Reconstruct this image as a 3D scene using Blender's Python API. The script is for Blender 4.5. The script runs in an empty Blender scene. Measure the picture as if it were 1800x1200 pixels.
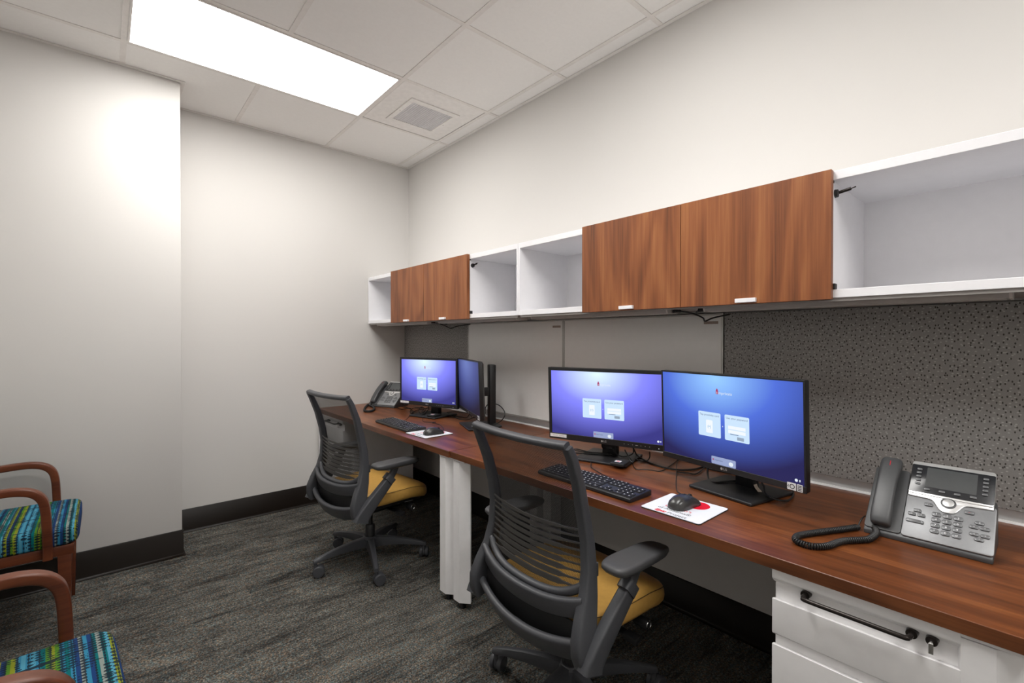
import bpy, bmesh, math, random
from mathutils import Vector, Matrix
random.seed(7)
SC = bpy.context.scene
COL = SC.collection
PI = math.pi

# ------------------------------------------------------------------ camera
FPX, YAW, PITCH, EYE = 823.23, 0.716275, -0.0067476, 1.2654
cd = bpy.data.cameras.new('camera'); cam = bpy.data.objects.new('camera', cd); COL.objects.link(cam)
cd.sensor_width = 36.0; cd.lens = FPX / 1800 * 36; cd.clip_start = 0.02
cam.location = (0, 0, EYE); cam.rotation_euler = (PI / 2 + PITCH, 0, -YAW)
SC.camera = cam
# ------------------------------------------------------------------ world, exposure
wd = bpy.data.worlds.new('world'); SC.world = wd; wd.use_nodes = True
wd.node_tree.nodes['Background'].inputs[0].default_value = (1.0, 0.97, 0.93, 1)
wd.node_tree.nodes['Background'].inputs[1].default_value = 0.0
SC.view_settings.view_transform = 'Standard'; SC.view_settings.look = 'None'
SC.view_settings.gamma = 1.0; SC.view_settings.use_curve_mapping = False
SC.view_settings.exposure = 0.0
PANEL_EMIT = 14.6       # strength of the three ceiling panels

# ------------------------------------------------------------------ pixel rays
_cy, _sy = math.cos(YAW), math.sin(YAW)
_F = Vector((_sy * math.cos(PITCH), _cy * math.cos(PITCH), math.sin(PITCH)))
_R = Vector((_cy, -_sy, 0)); _U = _R.cross(_F)
def ray(u, v): return _F + _R * ((u - 900) / FPX) + _U * ((600 - v) / FPX)
def onz(u, v, z):
    q = ray(u, v); return Vector((0, 0, EYE)) + q * ((z - EYE) / q.z)
def onx(u, v, x):
    q = ray(u, v); return Vector((0, 0, EYE)) + q * (x / q.x)

# ------------------------------------------------------------------ materials
def lin(*c): return tuple(((x / 255) / 12.92 if x / 255 <= 0.04045 else (((x / 255) + 0.055) / 1.055) ** 2.4) for x in c) + (1,)
class NT:
    def __init__(s, name):
        s.m = bpy.data.materials.new(name); s.m.use_nodes = True; s.t = s.m.node_tree
        s.b = s.t.nodes['Principled BSDF']; s.out = s.t.nodes['Material Output']
    def n(s, ty, **kw):
        k = s.t.nodes.new(ty)
        for a, b in kw.items(): setattr(k, a, b)
        return k
    def l(s, a, b): s.t.links.new(a, b)
    def coords(s, scale=(1, 1, 1), rand=0.0, kind='Object'):
        tc = s.n('ShaderNodeTexCoord'); mp = s.n('ShaderNodeMapping'); mp.inputs['Scale'].default_value = scale
        s.l(tc.outputs[kind], mp.inputs['Vector'])
        if rand:
            oi = s.n('ShaderNodeObjectInfo'); mm = s.n('ShaderNodeMath', operation='MULTIPLY'); mm.inputs[1].default_value = rand
            s.l(oi.outputs['Random'], mm.inputs[0]); cb = s.n('ShaderNodeCombineXYZ')
            for i in range(3): s.l(mm.outputs[0], cb.inputs[i])
            s.l(cb.outputs[0], mp.inputs['Location'])
        return mp.outputs[0]
    def noise(s, vec, scale, detail=2, rough=0.5, dist=0.0):
        k = s.n('ShaderNodeTexNoise'); k.inputs['Scale'].default_value = scale; k.inputs['Detail'].default_value = detail
        k.inputs['Roughness'].default_value = rough; k.inputs['Distortion'].default_value = dist
        s.l(vec, k.inputs['Vector']); return k.outputs['Fac']
    def ramp(s, fac, stops, interp='LINEAR'):
        k = s.n('ShaderNodeValToRGB'); k.color_ramp.interpolation = interp
        e = k.color_ramp.elements
        while len(e) < len(stops): e.new(0.5)
        for el, (p, c) in zip(e, stops):
            el.position = p; el.color = c if len(c) == 4 else tuple(c) + (1,)
        s.l(fac, k.inputs[0]); return k.outputs[0]
    def mix(s, fac, a, b, blend='MIX'):
        k = s.n('ShaderNodeMix', data_type='RGBA', blend_type=blend)
        for i, x in ((0, fac), (6, a), (7, b)):
            if hasattr(x, 'links'): s.l(x, k.inputs[i])
            else: k.inputs[i].default_value = x
        return k.outputs[2]
    def math(s, op, a, b=None, c=None):
        k = s.n('ShaderNodeMath', operation=op)
        for i, x in enumerate((a, b, c)):
            if x is None: continue
            if hasattr(x, 'links'): s.l(x, k.inputs[i])
            else: k.inputs[i].default_value = x
        return k.outputs[0]
    def bump(s, h, strength, dist=0.001):
        k = s.n('ShaderNodeBump'); k.inputs['Strength'].default_value = strength; k.inputs['Distance'].default_value = dist
        s.l(h, k.inputs['Height']); s.l(k.outputs[0], s.b.inputs['Normal'])
    def set(s, col=None, rough=None, metal=None, spec=None):
        if col is not None:
            if hasattr(col, 'links'): s.l(col, s.b.inputs['Base Color'])
            else: s.b.inputs['Base Color'].default_value = col
        if rough is not None: s.b.inputs['Roughness'].default_value = rough
        if metal is not None: s.b.inputs['Metallic'].default_value = metal
        if spec is not None: s.b.inputs['Specular IOR Level'].default_value = spec
        return s
def plain(name, col, rough=0.5, metal=0.0, spec=0.5, vary=0.04, scale=30):
    t = NT(name); v = t.coords(); f = t.noise(v, scale, 3)
    d = tuple(c * (1 - vary) for c in col[:3]) + (1,); e = tuple(min(1, c * (1 + vary)) for c in col[:3]) + (1,)
    t.set(t.ramp(f, [(0.3, d), (0.7, e)]), rough, metal, spec); return t.m
def emit(name, col, strength):
    t = NT(name); t.b.inputs['Base Color'].default_value = (0, 0, 0, 1); t.b.inputs['Emission Color'].default_value = col
    t.b.inputs['Emission Strength'].default_value = strength; t.b.inputs['Roughness'].default_value = 0.3; return t.m

def paint_mat():
    t = NT('wall_paint'); v = t.coords(); f = t.noise(v, 220, 3); g = t.noise(v, 1.2, 2)
    t.set(t.ramp(g, [(0.3, (0.665, 0.645, 0.62)), (0.7, (0.68, 0.66, 0.635))]), 0.75, 0, 0.15); t.bump(f, 0.06); return t.m
def ceil_mat():
    t = NT('ceiling_tile_mineral'); v = t.coords(rand=9); f = t.noise(v, 350, 4, 0.7); g = t.noise(v, 60, 3)
    t.set(t.ramp(g, [(0.3, (0.87, 0.85, 0.825)), (0.7, (0.89, 0.87, 0.845))]), 0.9, 0, 0.1); t.bump(f, 0.12); return t.m
def carpet_mat():
    t = NT('carpet_pile'); v = t.coords(rand=40)
    wide = t.noise(t.coords((2.6, 7.0, 1), rand=37), 1.0, 5, 0.70, 0.8)     # blotches stretched along the plank
    lines = t.noise(t.coords((5, 210, 1), rand=31), 1.0, 2, 0.6)
    streak = t.noise(t.coords((5.0, 48, 1), rand=17), 1.0, 4, 0.75)
    fine = t.noise(v, 150, 3, 0.85); hue_n = t.noise(t.coords((1, 1, 1), rand=23), 130, 1)
    a = t.math('MULTIPLY_ADD', wide, 0.46, t.math('MULTIPLY_ADD', lines, 0.20, t.math('MULTIPLY', streak, 0.34)))
    k = t.ramp(a, [(0.38, (0.024, 0.0235, 0.0225)), (0.46, (0.070, 0.068, 0.063)), (0.53, (0.112, 0.109, 0.099)), (0.66, (0.185, 0.178, 0.156))])
    sp = t.ramp(fine, [(0.30, (0.10, 0.10, 0.10)), (0.44, (0.60, 0.60, 0.60)), (0.56, (1.25, 1.25, 1.25)), (0.70, (3.2, 3.1, 2.9))])
    hue = t.ramp(hue_n, [(0.34, (0.78, 1.0, 1.12)), (0.5, (1, 1, 1)), (0.67, (1.28, 0.97, 0.78))])
    k = t.mix(1.0, t.mix(1.0, k, sp, 'MULTIPLY'), hue, 'MULTIPLY')
    t.set(k, 1.0, 0, 0.05); t.bump(fine, 0.8, 0.004); return t.m
def wood_mat(name, axis, cols, rough=0.35, rand=0.0, k=1.0, spec=0.4):
    t = NT(name)
    def sc(across, along):
        s = [across * k] * 3; s['XYZ'.index(axis)] = along * k; return tuple(s)
    broad = t.noise(t.coords(sc(3.5, 0.55), rand), 1.0, 3, 0.55, 0.9)
    ringv = t.math('MULTIPLY', broad, 26.0)
    ring = t.math('ADD', t.math('MULTIPLY', t.math('SINE', ringv), 0.5), 0.5)
    fine = t.noise(t.coords(sc(95, 1.6), rand), 1.0, 4, 0.65)
    pores = t.noise(t.coords(sc(260, 7), rand), 1.0, 2, 0.6)
    mid = t.noise(t.coords(sc(16, 0.7), rand), 1.0, 3, 0.6, 0.3)
    a = t.math('MULTIPLY_ADD', ring, 0.20, t.math('MULTIPLY_ADD', fine, 0.42, t.math('MULTIPLY_ADD', mid, 0.40, t.math('MULTIPLY', pores, 0.16))))
    c = t.ramp(a, [(0.36, cols[0]), (0.50, cols[1]), (0.63, cols[2]), (0.80, cols[3])])
    t.set(c, rough, 0, spec); t.bump(fine, 0.05, 0.0005); return t.m
def tack_mat():
    t = NT('tack_fabric'); v = t.coords()
    tc = t.n('ShaderNodeTexCoord'); sp = t.n('ShaderNodeSeparateXYZ'); t.l(tc.outputs['Object'], sp.inputs[0])
    def ticks(sy, sz, rnd, thr, oy):
        cb = t.n('ShaderNodeCombineXYZ')
        t.l(t.math('MULTIPLY_ADD', sp.outputs[1], sy, oy), cb.inputs[0]); t.l(t.math('MULTIPLY', sp.outputs[2], sz), cb.inputs[1])
        vo = t.n('ShaderNodeTexVoronoi', voronoi_dimensions='2D'); vo.inputs['Scale'].default_value = 1.0; vo.inputs['Randomness'].default_value = rnd
        t.l(cb.outputs[0], vo.inputs['Vector']); return t.math('LESS_THAN', vo.outputs['Distance'], thr), vo.outputs['Color']
    dk, cc = ticks(88, 54, 0.85, 0.165, 0.0); lt, _ = ticks(57, 88, 0.85, 0.15, 3.3)
    weave = t.noise(v, 700, 2, 0.7)
    base = t.ramp(weave, [(0.3, (0.28, 0.27, 0.26)), (0.7, (0.38, 0.37, 0.36))])
    base = t.mix(t.math('MULTIPLY', lt, 0.55), base, (0.66, 0.65, 0.64, 1)); base = t.mix(t.math('MULTIPLY', dk, 0.80), base, (0.03, 0.028, 0.022, 1))
    t.set(base, 0.95, 0, 0.1); t.bump(weave, 0.3); return t.m
def stripe_mat():
    t = NT('striped_upholstery'); tc = t.n('ShaderNodeTexCoord'); sp = t.n('ShaderNodeSeparateXYZ'); t.l(tc.outputs['Object'], sp.inputs[0])
    x, y = sp.outputs[0], sp.outputs[1]
    yz = t.math('ADD', sp.outputs[1], sp.outputs[2])
    band = t.math('FRACT', t.math('MULTIPLY_ADD', x, 4.9, 0.60))
    C = {'t': (0.0, 0.105, 0.115), 'b': (0.025, 0.17, 0.28), 'n': (0.008, 0.035, 0.125), 'g': (0.065, 0.175, 0.014), 'y': (0.19, 0.22, 0.015), 'c': (0.20, 0.23, 0.21), 'l': (0.065, 0.25, 0.35)}
    seq = 'blbtgygbtbncbntctlyngybl'
    col = t.ramp(band, [(i / len(seq), C[ch]) for i, ch in enumerate(seq)], 'CONSTANT')
    fr = t.math('FRACT', t.math('MULTIPLY', x, 52))                         # beaded dark lines
    d = t.math('ABSOLUTE', t.math('SUBTRACT', fr, 0.5))
    cell = t.math('FLOOR', t.math('MULTIPLY', x, 52))
    wn = t.n('ShaderNodeTexWhiteNoise', noise_dimensions='1D'); t.l(cell, wn.inputs['W'])
    ph = t.math('MULTIPLY', wn.outputs['Value'], 6.28)
    fq = t.math('MULTIPLY_ADD', wn.outputs['Value'], 260, 330)
    bead = t.math('MULTIPLY_ADD', t.math('SINE', t.math('MULTIPLY_ADD', yz, fq, ph)), 0.19, 0.20)
    amp = t.noise(t.coords((52, 14, 14)), 1.0, 1)
    thr = t.math('MULTIPLY', bead, t.math('MULTIPLY_ADD', t.math('GREATER_THAN', amp, 0.47), 0.95, 0.25))
    dark = t.math('LESS_THAN', d, t.math('ADD', thr, 0.03))
    cross = t.math('GREATER_THAN', t.noise(t.coords((6, 60, 60)), 1.0, 1), 0.68)
    dark = t.math('MAXIMUM', dark, cross)
    col = t.mix(t.math('MULTIPLY', dark, 0.93), col, (0.006, 0.012, 0.022, 1))
    weave = t.noise(t.coords(), 900, 2); t.set(col, 0.9, 0, 0.15); t.bump(weave, 0.2); return t.m
def mesh_fabric():
    t = NT('backrest_mesh_fabric'); t.set((0.022, 0.022, 0.023, 1), 0.6, 0, 0.3)
    tc = t.n('ShaderNodeTexCoord'); sp = t.n('ShaderNodeSeparateXYZ'); t.l(tc.outputs['Object'], sp.inputs[0])
    a = t.math('ABSOLUTE', t.math('SINE', t.math('MULTIPLY', sp.outputs[1], 1250))); b = t.math('ABSOLUTE', t.math('SINE', t.math('MULTIPLY', sp.outputs[2], 1250)))
    hole = t.math('MULTIPLY', t.math('GREATER_THAN', a, 0.64), t.math('GREATER_THAN', b, 0.60))
    tr = t.n('ShaderNodeBsdfTransparent'); mx = t.n('ShaderNodeMixShader')
    t.l(t.math('MULTIPLY', hole, 0.92), mx.inputs[0]); t.l(t.b.outputs[0], mx.inputs[1]); t.l(tr.outputs[0], mx.inputs[2]); t.l(mx.outputs[0], t.out.inputs['Surface'])
    return t.m
def screen_mat(name, w, h, cx, cz, c0, c1, c2, s):
    t = NT(name); tc = t.n('ShaderNodeTexCoord'); sp = t.n('ShaderNodeSeparateXYZ'); t.l(tc.outputs['Object'], sp.inputs[0])
    dy = t.math('DIVIDE', t.math('SUBTRACT', sp.outputs[1], cx), w * 0.95); dz = t.math('DIVIDE', t.math('SUBTRACT', sp.outputs[2], cz), h * 1.12)
    r = t.math('SQRT', t.math('ADD', t.math('MULTIPLY', dy, dy), t.math('MULTIPLY', dz, dz)))
    col = t.ramp(r, [(0.0, c0), (0.42, c1), (0.88, c2)])
    t.b.inputs['Base Color'].default_value = (0.004, 0.004, 0.006, 1); t.b.inputs['Roughness'].default_value = 0.42
    t.b.inputs['Specular IOR Level'].default_value = 0.25
    t.l(col, t.b.inputs['Emission Color']); t.b.inputs['Emission Strength'].default_value = s; return t.m

M = {}
M['paint'] = paint_mat(); M['ceil'] = ceil_mat(); M['carpet'] = carpet_mat()
M['tee'] = plain('grid_tee_enamel', (0.80, 0.765, 0.73, 1), 0.5)
M['ventmetal'] = plain('vent_enamel', (0.84, 0.81, 0.78, 1), 0.5)
M['ventgrille'] = plain('vent_grille', (0.78, 0.765, 0.775, 1), 0.5)
M['dark'] = plain('dark_void', (0.02, 0.02, 0.02, 1), 0.8)
M['diffuser'] = emit('led_diffuser', (1.0, 0.982, 0.952, 1), PANEL_EMIT)
M['base'] = plain('vinyl_base', (0.0075, 0.0045, 0.0026, 1), 0.36, 0, 0.2)
M['lam'] = plain('white_laminate', (0.89, 0.885, 0.91, 1), 0.35, 0, 0.4, 0.01)
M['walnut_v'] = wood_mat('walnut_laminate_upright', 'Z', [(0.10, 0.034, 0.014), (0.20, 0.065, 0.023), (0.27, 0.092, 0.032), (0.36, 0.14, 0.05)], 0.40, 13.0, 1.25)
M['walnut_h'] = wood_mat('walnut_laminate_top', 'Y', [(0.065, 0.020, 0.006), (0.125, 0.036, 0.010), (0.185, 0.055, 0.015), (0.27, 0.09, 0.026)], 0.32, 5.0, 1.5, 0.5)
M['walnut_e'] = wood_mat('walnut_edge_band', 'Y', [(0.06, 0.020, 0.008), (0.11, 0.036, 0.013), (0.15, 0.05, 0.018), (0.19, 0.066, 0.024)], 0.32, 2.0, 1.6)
M['armwood'] = wood_mat('stained_maple', 'X', [(0.05, 0.012, 0.005), (0.095, 0.024, 0.009), (0.125, 0.033, 0.012), (0.16, 0.045, 0.017)], 0.34, 3.0, 0.7)
M['tack'] = tack_mat(); M['stripe'] = stripe_mat(); M['mesh'] = mesh_fabric()
M['board'] = plain('whiteboard_enamel', (0.86, 0.855, 0.845, 1), 0.30, 0, 0.5, 0.01)
M['alu'] = plain('satin_aluminium', (0.50, 0.49, 0.475, 1), 0.38, 0.5)
M['tray'] = plain('under_cabinet_grey', (0.36, 0.34, 0.325, 1), 0.45)
M['lens'] = plain('light_lens_off', (0.55, 0.52, 0.49, 1), 0.35)
M['wmetal'] = plain('white_powder_coat', (0.88, 0.87, 0.875, 1), 0.42, 0, 0.4, 0.015)
M['blk'] = plain('black_plastic', (0.012, 0.012, 0.013, 1), 0.42)
M['blkm'] = plain('black_matt', (0.010, 0.010, 0.011, 1), 0.6)
M['cable'] = plain('cable_rubber', (0.010, 0.010, 0.010, 1), 0.45)
M['char'] = plain('charcoal_nylon', (0.058, 0.060, 0.067, 1), 0.42, 0, 0.45, 0.06, 200)
M['charpad'] = plain('charcoal_soft_pad', (0.068, 0.069, 0.073, 1), 0.45)
M['slat'] = plain('slat_grey_brown', (0.058, 0.055, 0.052, 1), 0.45)
M['tan'] = plain('tan_vinyl', (0.56, 0.32, 0.078, 1), 0.42, 0, 0.4, 0.05, 60)
M['tandk'] = plain('tan_seam', (0.10, 0.055, 0.015, 1), 0.6)
M['handle'] = plain('bronze_black_metal', (0.025, 0.02, 0.018, 1), 0.25, 0.6)
M['chrome'] = plain('chrome', (0.7, 0.7, 0.7, 1), 0.15, 1.0)
M['phone'] = plain('phone_charcoal', (0.060, 0.062, 0.065, 1), 0.42, 0, 0.6, 0.04, 150)
M['phoneface'] = plain('phone_face_grey', (0.26, 0.265, 0.275, 1), 0.40, 0.25, 0.6, 0.03, 150)
M['phonekey'] = plain('phone_key_grey', (0.15, 0.154, 0.16, 1), 0.32, 0.25)
M['silver'] = plain('phone_silver_trim', (0.72, 0.72, 0.72, 1), 0.28, 0.6)
M['phscreen'] = plain('phone_screen_glass', (0.075, 0.08, 0.082, 1), 0.12, 0, 0.7)
M['phbezel'] = plain('phone_screen_bezel', (0.022, 0.023, 0.026, 1), 0.18, 0, 0.6)
M['white'] = plain('white_print', (0.82, 0.83, 0.85, 1), 0.5, 0, 0.3, 0.01)
M['padtop'] = plain('mouse_pad_white', (0.78, 0.80, 0.85, 1), 0.6, 0, 0.2, 0.01)
M['padedge'] = plain('mouse_pad_foam', (0.02, 0.022, 0.03, 1), 0.8)
M['red'] = plain('red_print', (0.72, 0.004, 0.022, 1), 0.5, 0, 0.3, 0.02)
M['ink'] = plain('dark_print', (0.03, 0.03, 0.04, 1), 0.6)
M['legend'] = plain('key_legend_print', (0.75, 0.76, 0.76, 1), 0.6)
M['mouse'] = plain('mouse_black', (0.035, 0.034, 0.033, 1), 0.27, 0, 0.6)
M['tagpaper'] = plain('cable_tag_paper', (0.50, 0.40, 0.32, 1), 0.6, 0, 0.3, 0.25, 300)
M['brownprint'] = plain('brown_print', (0.36, 0.28, 0.24, 1), 0.6)
M['s_white'] = emit('screen_card_white', (0.62, 0.80, 1.0, 1), 1.0)
M['s_white2'] = emit('screen_field_white', (0.90, 0.95, 1.0, 1), 1.0)
M['s_grey'] = emit('screen_button_grey', (0.45, 0.56, 0.72, 1), 0.7)
M['s_text'] = emit('screen_text_dark', (0.10, 0.14, 0.28, 1), 0.9)
M['s_blue'] = emit('screen_icon_blue', (0.12, 0.45, 0.80, 1), 0.9)
M['s_red'] = emit('screen_logo_red', (0.45, 0.03, 0.12, 1), 0.9)
M['s_logo'] = emit('screen_logo_white', (0.85, 0.92, 1.0, 1), 0.9)
M['s_widget'] = emit('screen_widget', (0.42, 0.50, 0.80, 1), 0.75)

# ------------------------------------------------------------------ mesh helpers
def tag(o, label=None, cat=None, group=None, kind=None):
    if label: o['label'] = label
    if cat: o['category'] = cat
    if group: o['group'] = group
    if kind: o['kind'] = kind
    return o
def empty(name, loc, rz=0.0, label=None, cat=None, group=None):
    o = bpy.data.objects.new(name, None); COL.objects.link(o); o.empty_display_size = 0.1
    o.location = loc; o.rotation_euler = (0, 0, rz); return tag(o, label, cat, group)
def pmat(o): return Matrix.Translation(o.location) @ o.rotation_euler.to_matrix().to_4x4()
def world_child(o, parent):
    o.parent = parent; o.matrix_parent_inverse = pmat(parent).inverted(); return o
class MB:
    def __init__(s): s.v = []; s.f = []
    def add(s, v, f):
        n = len(s.v); s.v += [tuple(p) for p in v]; s.f += [tuple(i + n for i in q) for q in f]; return s
    def box(s, x0, x1, y0, y1, z0, z1):
        return s.add([(x, y, z) for z in (z0, z1) for y in (y0, y1) for x in (x0, x1)],
                     [(0, 2, 3, 1), (4, 5, 7, 6), (0, 1, 5, 4), (2, 6, 7, 3), (0, 4, 6, 2), (1, 3, 7, 5)])
    def loft(s, rings, cap=True, closed=False):
        n = len(rings[0]); v = [p for r in rings for p in r]; f = []; m = len(rings)
        for i in range(m if closed else m - 1):
            a, b = i * n, ((i + 1) % m) * n
            for j in range(n): k = (j + 1) % n; f.append((a + j, a + k, b + k, b + j))
        if cap and not closed: f.append(tuple(range(n - 1, -1, -1))); f.append(tuple((m - 1) * n + j for j in range(n)))
        return s.add(v, f)
    def cyl(s, p0, p1, r0, r1=None, n=20):
        p0, p1 = Vector(p0), Vector(p1); r1 = r0 if r1 is None else r1; t = (p1 - p0).normalized()
        a = t.orthogonal().normalized(); b = t.cross(a)
        return s.loft([[p + (a * math.cos(2 * PI * i / n) + b * math.sin(2 * PI * i / n)) * r for i in range(n)] for p, r in ((p0, r0), (p1, r1))])
    def lathe(s, prof, c=(0, 0, 0), axis=(0, 0, 1), n=24):
        ax = Vector(axis).normalized(); a = ax.orthogonal().normalized(); b = ax.cross(a); c = Vector(c)
        return s.loft([[c + ax * z + (a * math.cos(2 * PI * i / n) + b * math.sin(2 * PI * i / n)) * r for i in range(n)] for r, z in prof])
    def tube(s, path, r, n=8, closed=False):
        P = [Vector(p) for p in path]; m = len(P); ref = None; rings = []
        for i in range(m):
            t = (P[(i + 1) % m] - P[i - 1]) if closed else (P[min(i + 1, m - 1)] - P[max(i - 1, 0)])
            if t.length < 1e-9: t = Vector((0, 0, 1))
            t.normalize()
            if ref is None: ref = t.orthogonal().normalized()
            ref = (ref - t * ref.dot(t)); ref = ref.normalized() if ref.length > 1e-6 else t.orthogonal().normalized()
            b = t.cross(ref); rr = r[i] if isinstance(r, (list, tuple)) else r
            rings.append([P[i] + (ref * math.cos(2 * PI * j / n) + b * math.sin(2 * PI * j / n)) * rr for j in range(n)])
        return s.loft(rings, closed=closed)
    def sweep(s, path, prof, ref, scale=None, closed=False, cap=True):
        """prof: (a,b); a along ref-perpendicular side = t x ref, b along ref (made normal to t)"""
        P = [Vector(p) for p in path]; m = len(P); rings = []
        for i in range(m):
            t = (P[(i + 1) % m] - P[i - 1]) if closed else (P[min(i + 1, m - 1)] - P[max(i - 1, 0)])
            t.normalize(); rf = Vector(ref[i] if isinstance(ref, list) else ref); rf = (rf - t * rf.dot(t)).normalized(); sd = t.cross(rf)
            sa, sb = scale[i] if scale else (1, 1)
            rings.append([P[i] + sd * (a * sa) + rf * (b * sb) for a, b in prof])
        return s.loft(rings, cap=cap, closed=closed)
    def prism(s, poly, axis, lo, hi):
        def mk(p, h):
            if axis == 'X': return (h, p[0], p[1])
            if axis == 'Y': return (p[0], h, p[1])
            return (p[0], p[1], h)
        return s.loft([[mk(p, lo) for p in poly], [mk(p, hi) for p in poly]])
    def build(s, name, mat, parent=None, bevel=0.0, seg=2, smooth=None, ang=35):
        me = bpy.data.meshes.new(name); bm = bmesh.new()
        vs = [bm.verts.new(p) for p in s.v]
        for q in s.f:
            try: bm.faces.new([vs[i] for i in q])
            except ValueError: pass
        bmesh.ops.recalc_face_normals(bm, faces=bm.faces)
        if bevel:
            ed = [e for e in bm.edges if len(e.link_faces) == 2 and e.calc_face_angle(0) > math.radians(30)]
            bmesh.ops.bevel(bm, geom=ed, offset=bevel, segments=seg, affect='EDGES', profile=0.5, clamp_overlap=True)
        bm.to_mesh(me); bm.free()
        if smooth is None: smooth = True
        if smooth:
            me.polygons.foreach_set('use_smooth', [True] * len(me.polygons)); me.set_sharp_from_angle(angle=math.radians(ang))
        if mat: me.materials.append(mat if not isinstance(mat, str) else M[mat])
        o = bpy.data.objects.new(name, me); COL.objects.link(o)
        if parent: o.parent = parent
        return o
def box(name, x0, x1, y0, y1, z0, z1, mat, parent=None, bevel=0.0, seg=2):
    x0, x1 = sorted((x0, x1)); y0, y1 = sorted((y0, y1)); z0, z1 = sorted((z0, z1))
    return MB().box(x0, x1, y0, y1, z0, z1).build(name, mat, parent, bevel, seg)
def rrect(w, h, r, n=4):
    out = []
    for cx, cy, a0 in ((w / 2 - r, h / 2 - r, 0), (-w / 2 + r, h / 2 - r, PI / 2), (-w / 2 + r, -h / 2 + r, PI), (w / 2 - r, -h / 2 + r, 1.5 * PI)):
        for i in range(n + 1): a = a0 + PI / 2 * i / n; out.append((cx + r * math.cos(a), cy + r * math.sin(a)))
    return out
def catmull(pts, n=8, closed=False):
    P = [Vector(p) for p in pts]; m = len(P); out = []
    for i in range(m if closed else m - 1):
        if closed: a, b, c, d = P[i - 1], P[i], P[(i + 1) % m], P[(i + 2) % m]
        else: a, b, c, d = P[max(i - 1, 0)], P[i], P[i + 1], P[min(i + 2, m - 1)]
        for j in range(n):
            t = j / n; out.append(0.5 * ((2 * b) + (c - a) * t + (2 * a - 5 * b + 4 * c - d) * t * t + (3 * b - a - 3 * c + d) * t ** 3))
    if not closed: out.append(P[-1])
    return out
def interp(keys, z):
    """keys sorted by first element -> tuple of linear values"""
    for a, b in zip(keys, keys[1:]):
        if a[0] <= z <= b[0]:
            t = (z - a[0]) / (b[0] - a[0]); return tuple(x + (y - x) * t for x, y in zip(a[1:], b[1:]))
    return keys[0][1:] if z < keys[0][0] else keys[-1][1:]
def pillow(rx0, rx1, ry, rings, expo=5, n=48):
    """rings: (scale, z) ; superellipse plan between rx0..rx1 and +-ry"""
    cx, hx = (rx0 + rx1) / 2, (rx1 - rx0) / 2; out = []
    for s, z in rings:
        r = []
        for i in range(n):
            a = 2 * PI * i / n; c, d = math.cos(a), math.sin(a)
            r.append(Vector((cx + hx * s * math.copysign(abs(c) ** (2 / expo), c), ry * s * math.copysign(abs(d) ** (2 / expo), d), z)))
        out.append(r)
    return out
def copy_tree(o, parent=None):
    c = o.copy(); COL.objects.link(c)
    if parent: c.parent = parent
    for ch in list(o.children): copy_tree(ch, c)
    return c
def text(body, size, mat, parent, origin, ax, ay, name='lettering', align='CENTER', bold=0.0, shear=0.0):
    """flat lettering as a mesh; ax / ay are the reading and up directions in the parent's frame"""
    cu = bpy.data.curves.new(name, 'FONT'); cu.body = body; cu.size = size; cu.align_x = align; cu.align_y = 'CENTER'
    cu.offset = bold; cu.shear = shear; cu.resolution_u = 3
    t = bpy.data.objects.new(name + '_curve', cu); COL.objects.link(t)
    bpy.context.view_layer.update()
    me = bpy.data.meshes.new_from_object(t.evaluated_get(bpy.context.evaluated_depsgraph_get()))
    bpy.data.objects.remove(t); bpy.data.curves.remove(cu)
    ax, ay = Vector(ax), Vector(ay); az = ax.cross(ay)
    mx = Matrix((ax, ay, az)).transposed().to_4x4(); mx.translation = Vector(origin)
    me.transform(mx); me.name = name; me.materials.clear(); me.materials.append(M[mat])
    o = bpy.data.objects.new(name, me); COL.objects.link(o)
    if parent: o.parent = parent
    return o
def flat(name, poly, mat, parent, origin, ax, ay, th=0.0003):
    ax, ay, o3 = Vector(ax), Vector(ay), Vector(origin); az = ax.cross(ay)
    return MB().loft([[o3 + ax * a + ay * b + az * h for a, b in poly] for h in (0, th)]).build(name, mat, parent, smooth=False)

# ------------------------------------------------------------------ room shell
B, W, ZC, XL, YF = 3.70, 2.018, 2.748, -0.80, -1.90
COLY, COLX = 3.32, 0.338
floor = box('floor', XL - 0.1, W + 0.1, YF - 0.1, B + 0.1, -0.08, -0.008, 'dark'); tag(floor, 'dark grey striated carpet tile floor', 'floor', kind='structure')
# carpet planks 0.25 x 1.0 m laid in ashlar along x
def plank(w, d, cache={}):
    k = (round(w, 3), round(d, 3))
    if k not in cache:
        cache[k] = MB().box(0, w - 0.0006, 0, d - 0.0006, -0.008, 0).build('carpet_tile', 'carpet', floor, smooth=False); return cache[k]
    o = cache[k].copy(); COL.objects.link(o); o.parent = floor; return o
y = YF; row = 0
while y < B - 0.01:
    d = min(0.25, B - y); x = XL - (row * 0.37 % 1.0)
    while x < W:
        x0, x1 = max(x, XL), min(x + 1.0, W)
        if x1 - x0 > 0.02:
            o = plank(x1 - x0, d); o.location = (x0, y, 0)
        x += 1.0
    y += 0.25; row += 1
def struct(o, label, cat): return tag(o, label, cat, kind='structure')
struct(box('wall_right', W, W + 0.1, YF - 0.1, B + 0.1, -0.02, ZC + 0.1, 'paint'), 'long cream painted wall behind the desks', 'wall')
struct(box('wall_back', XL - 0.1, W, B, B + 0.1, -0.02, ZC + 0.1, 'paint'), 'cream painted end wall', 'wall')
struct(box('wall_corner', XL, COLX, COLY, B, -0.02, ZC + 0.1, 'paint', bevel=0.003), 'projecting wall chase at the left of the end wall', 'wall')
struct(box('wall_left', XL - 0.1, XL, YF - 0.1, B, -0.02, ZC + 0.1, 'paint'), 'cream wall behind the guest chairs', 'wall')
struct(box('wall_front', XL, W, YF - 0.1, YF, -0.02, ZC + 0.1, 'paint'), 'cream wall behind the viewpoint', 'wall')
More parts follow.
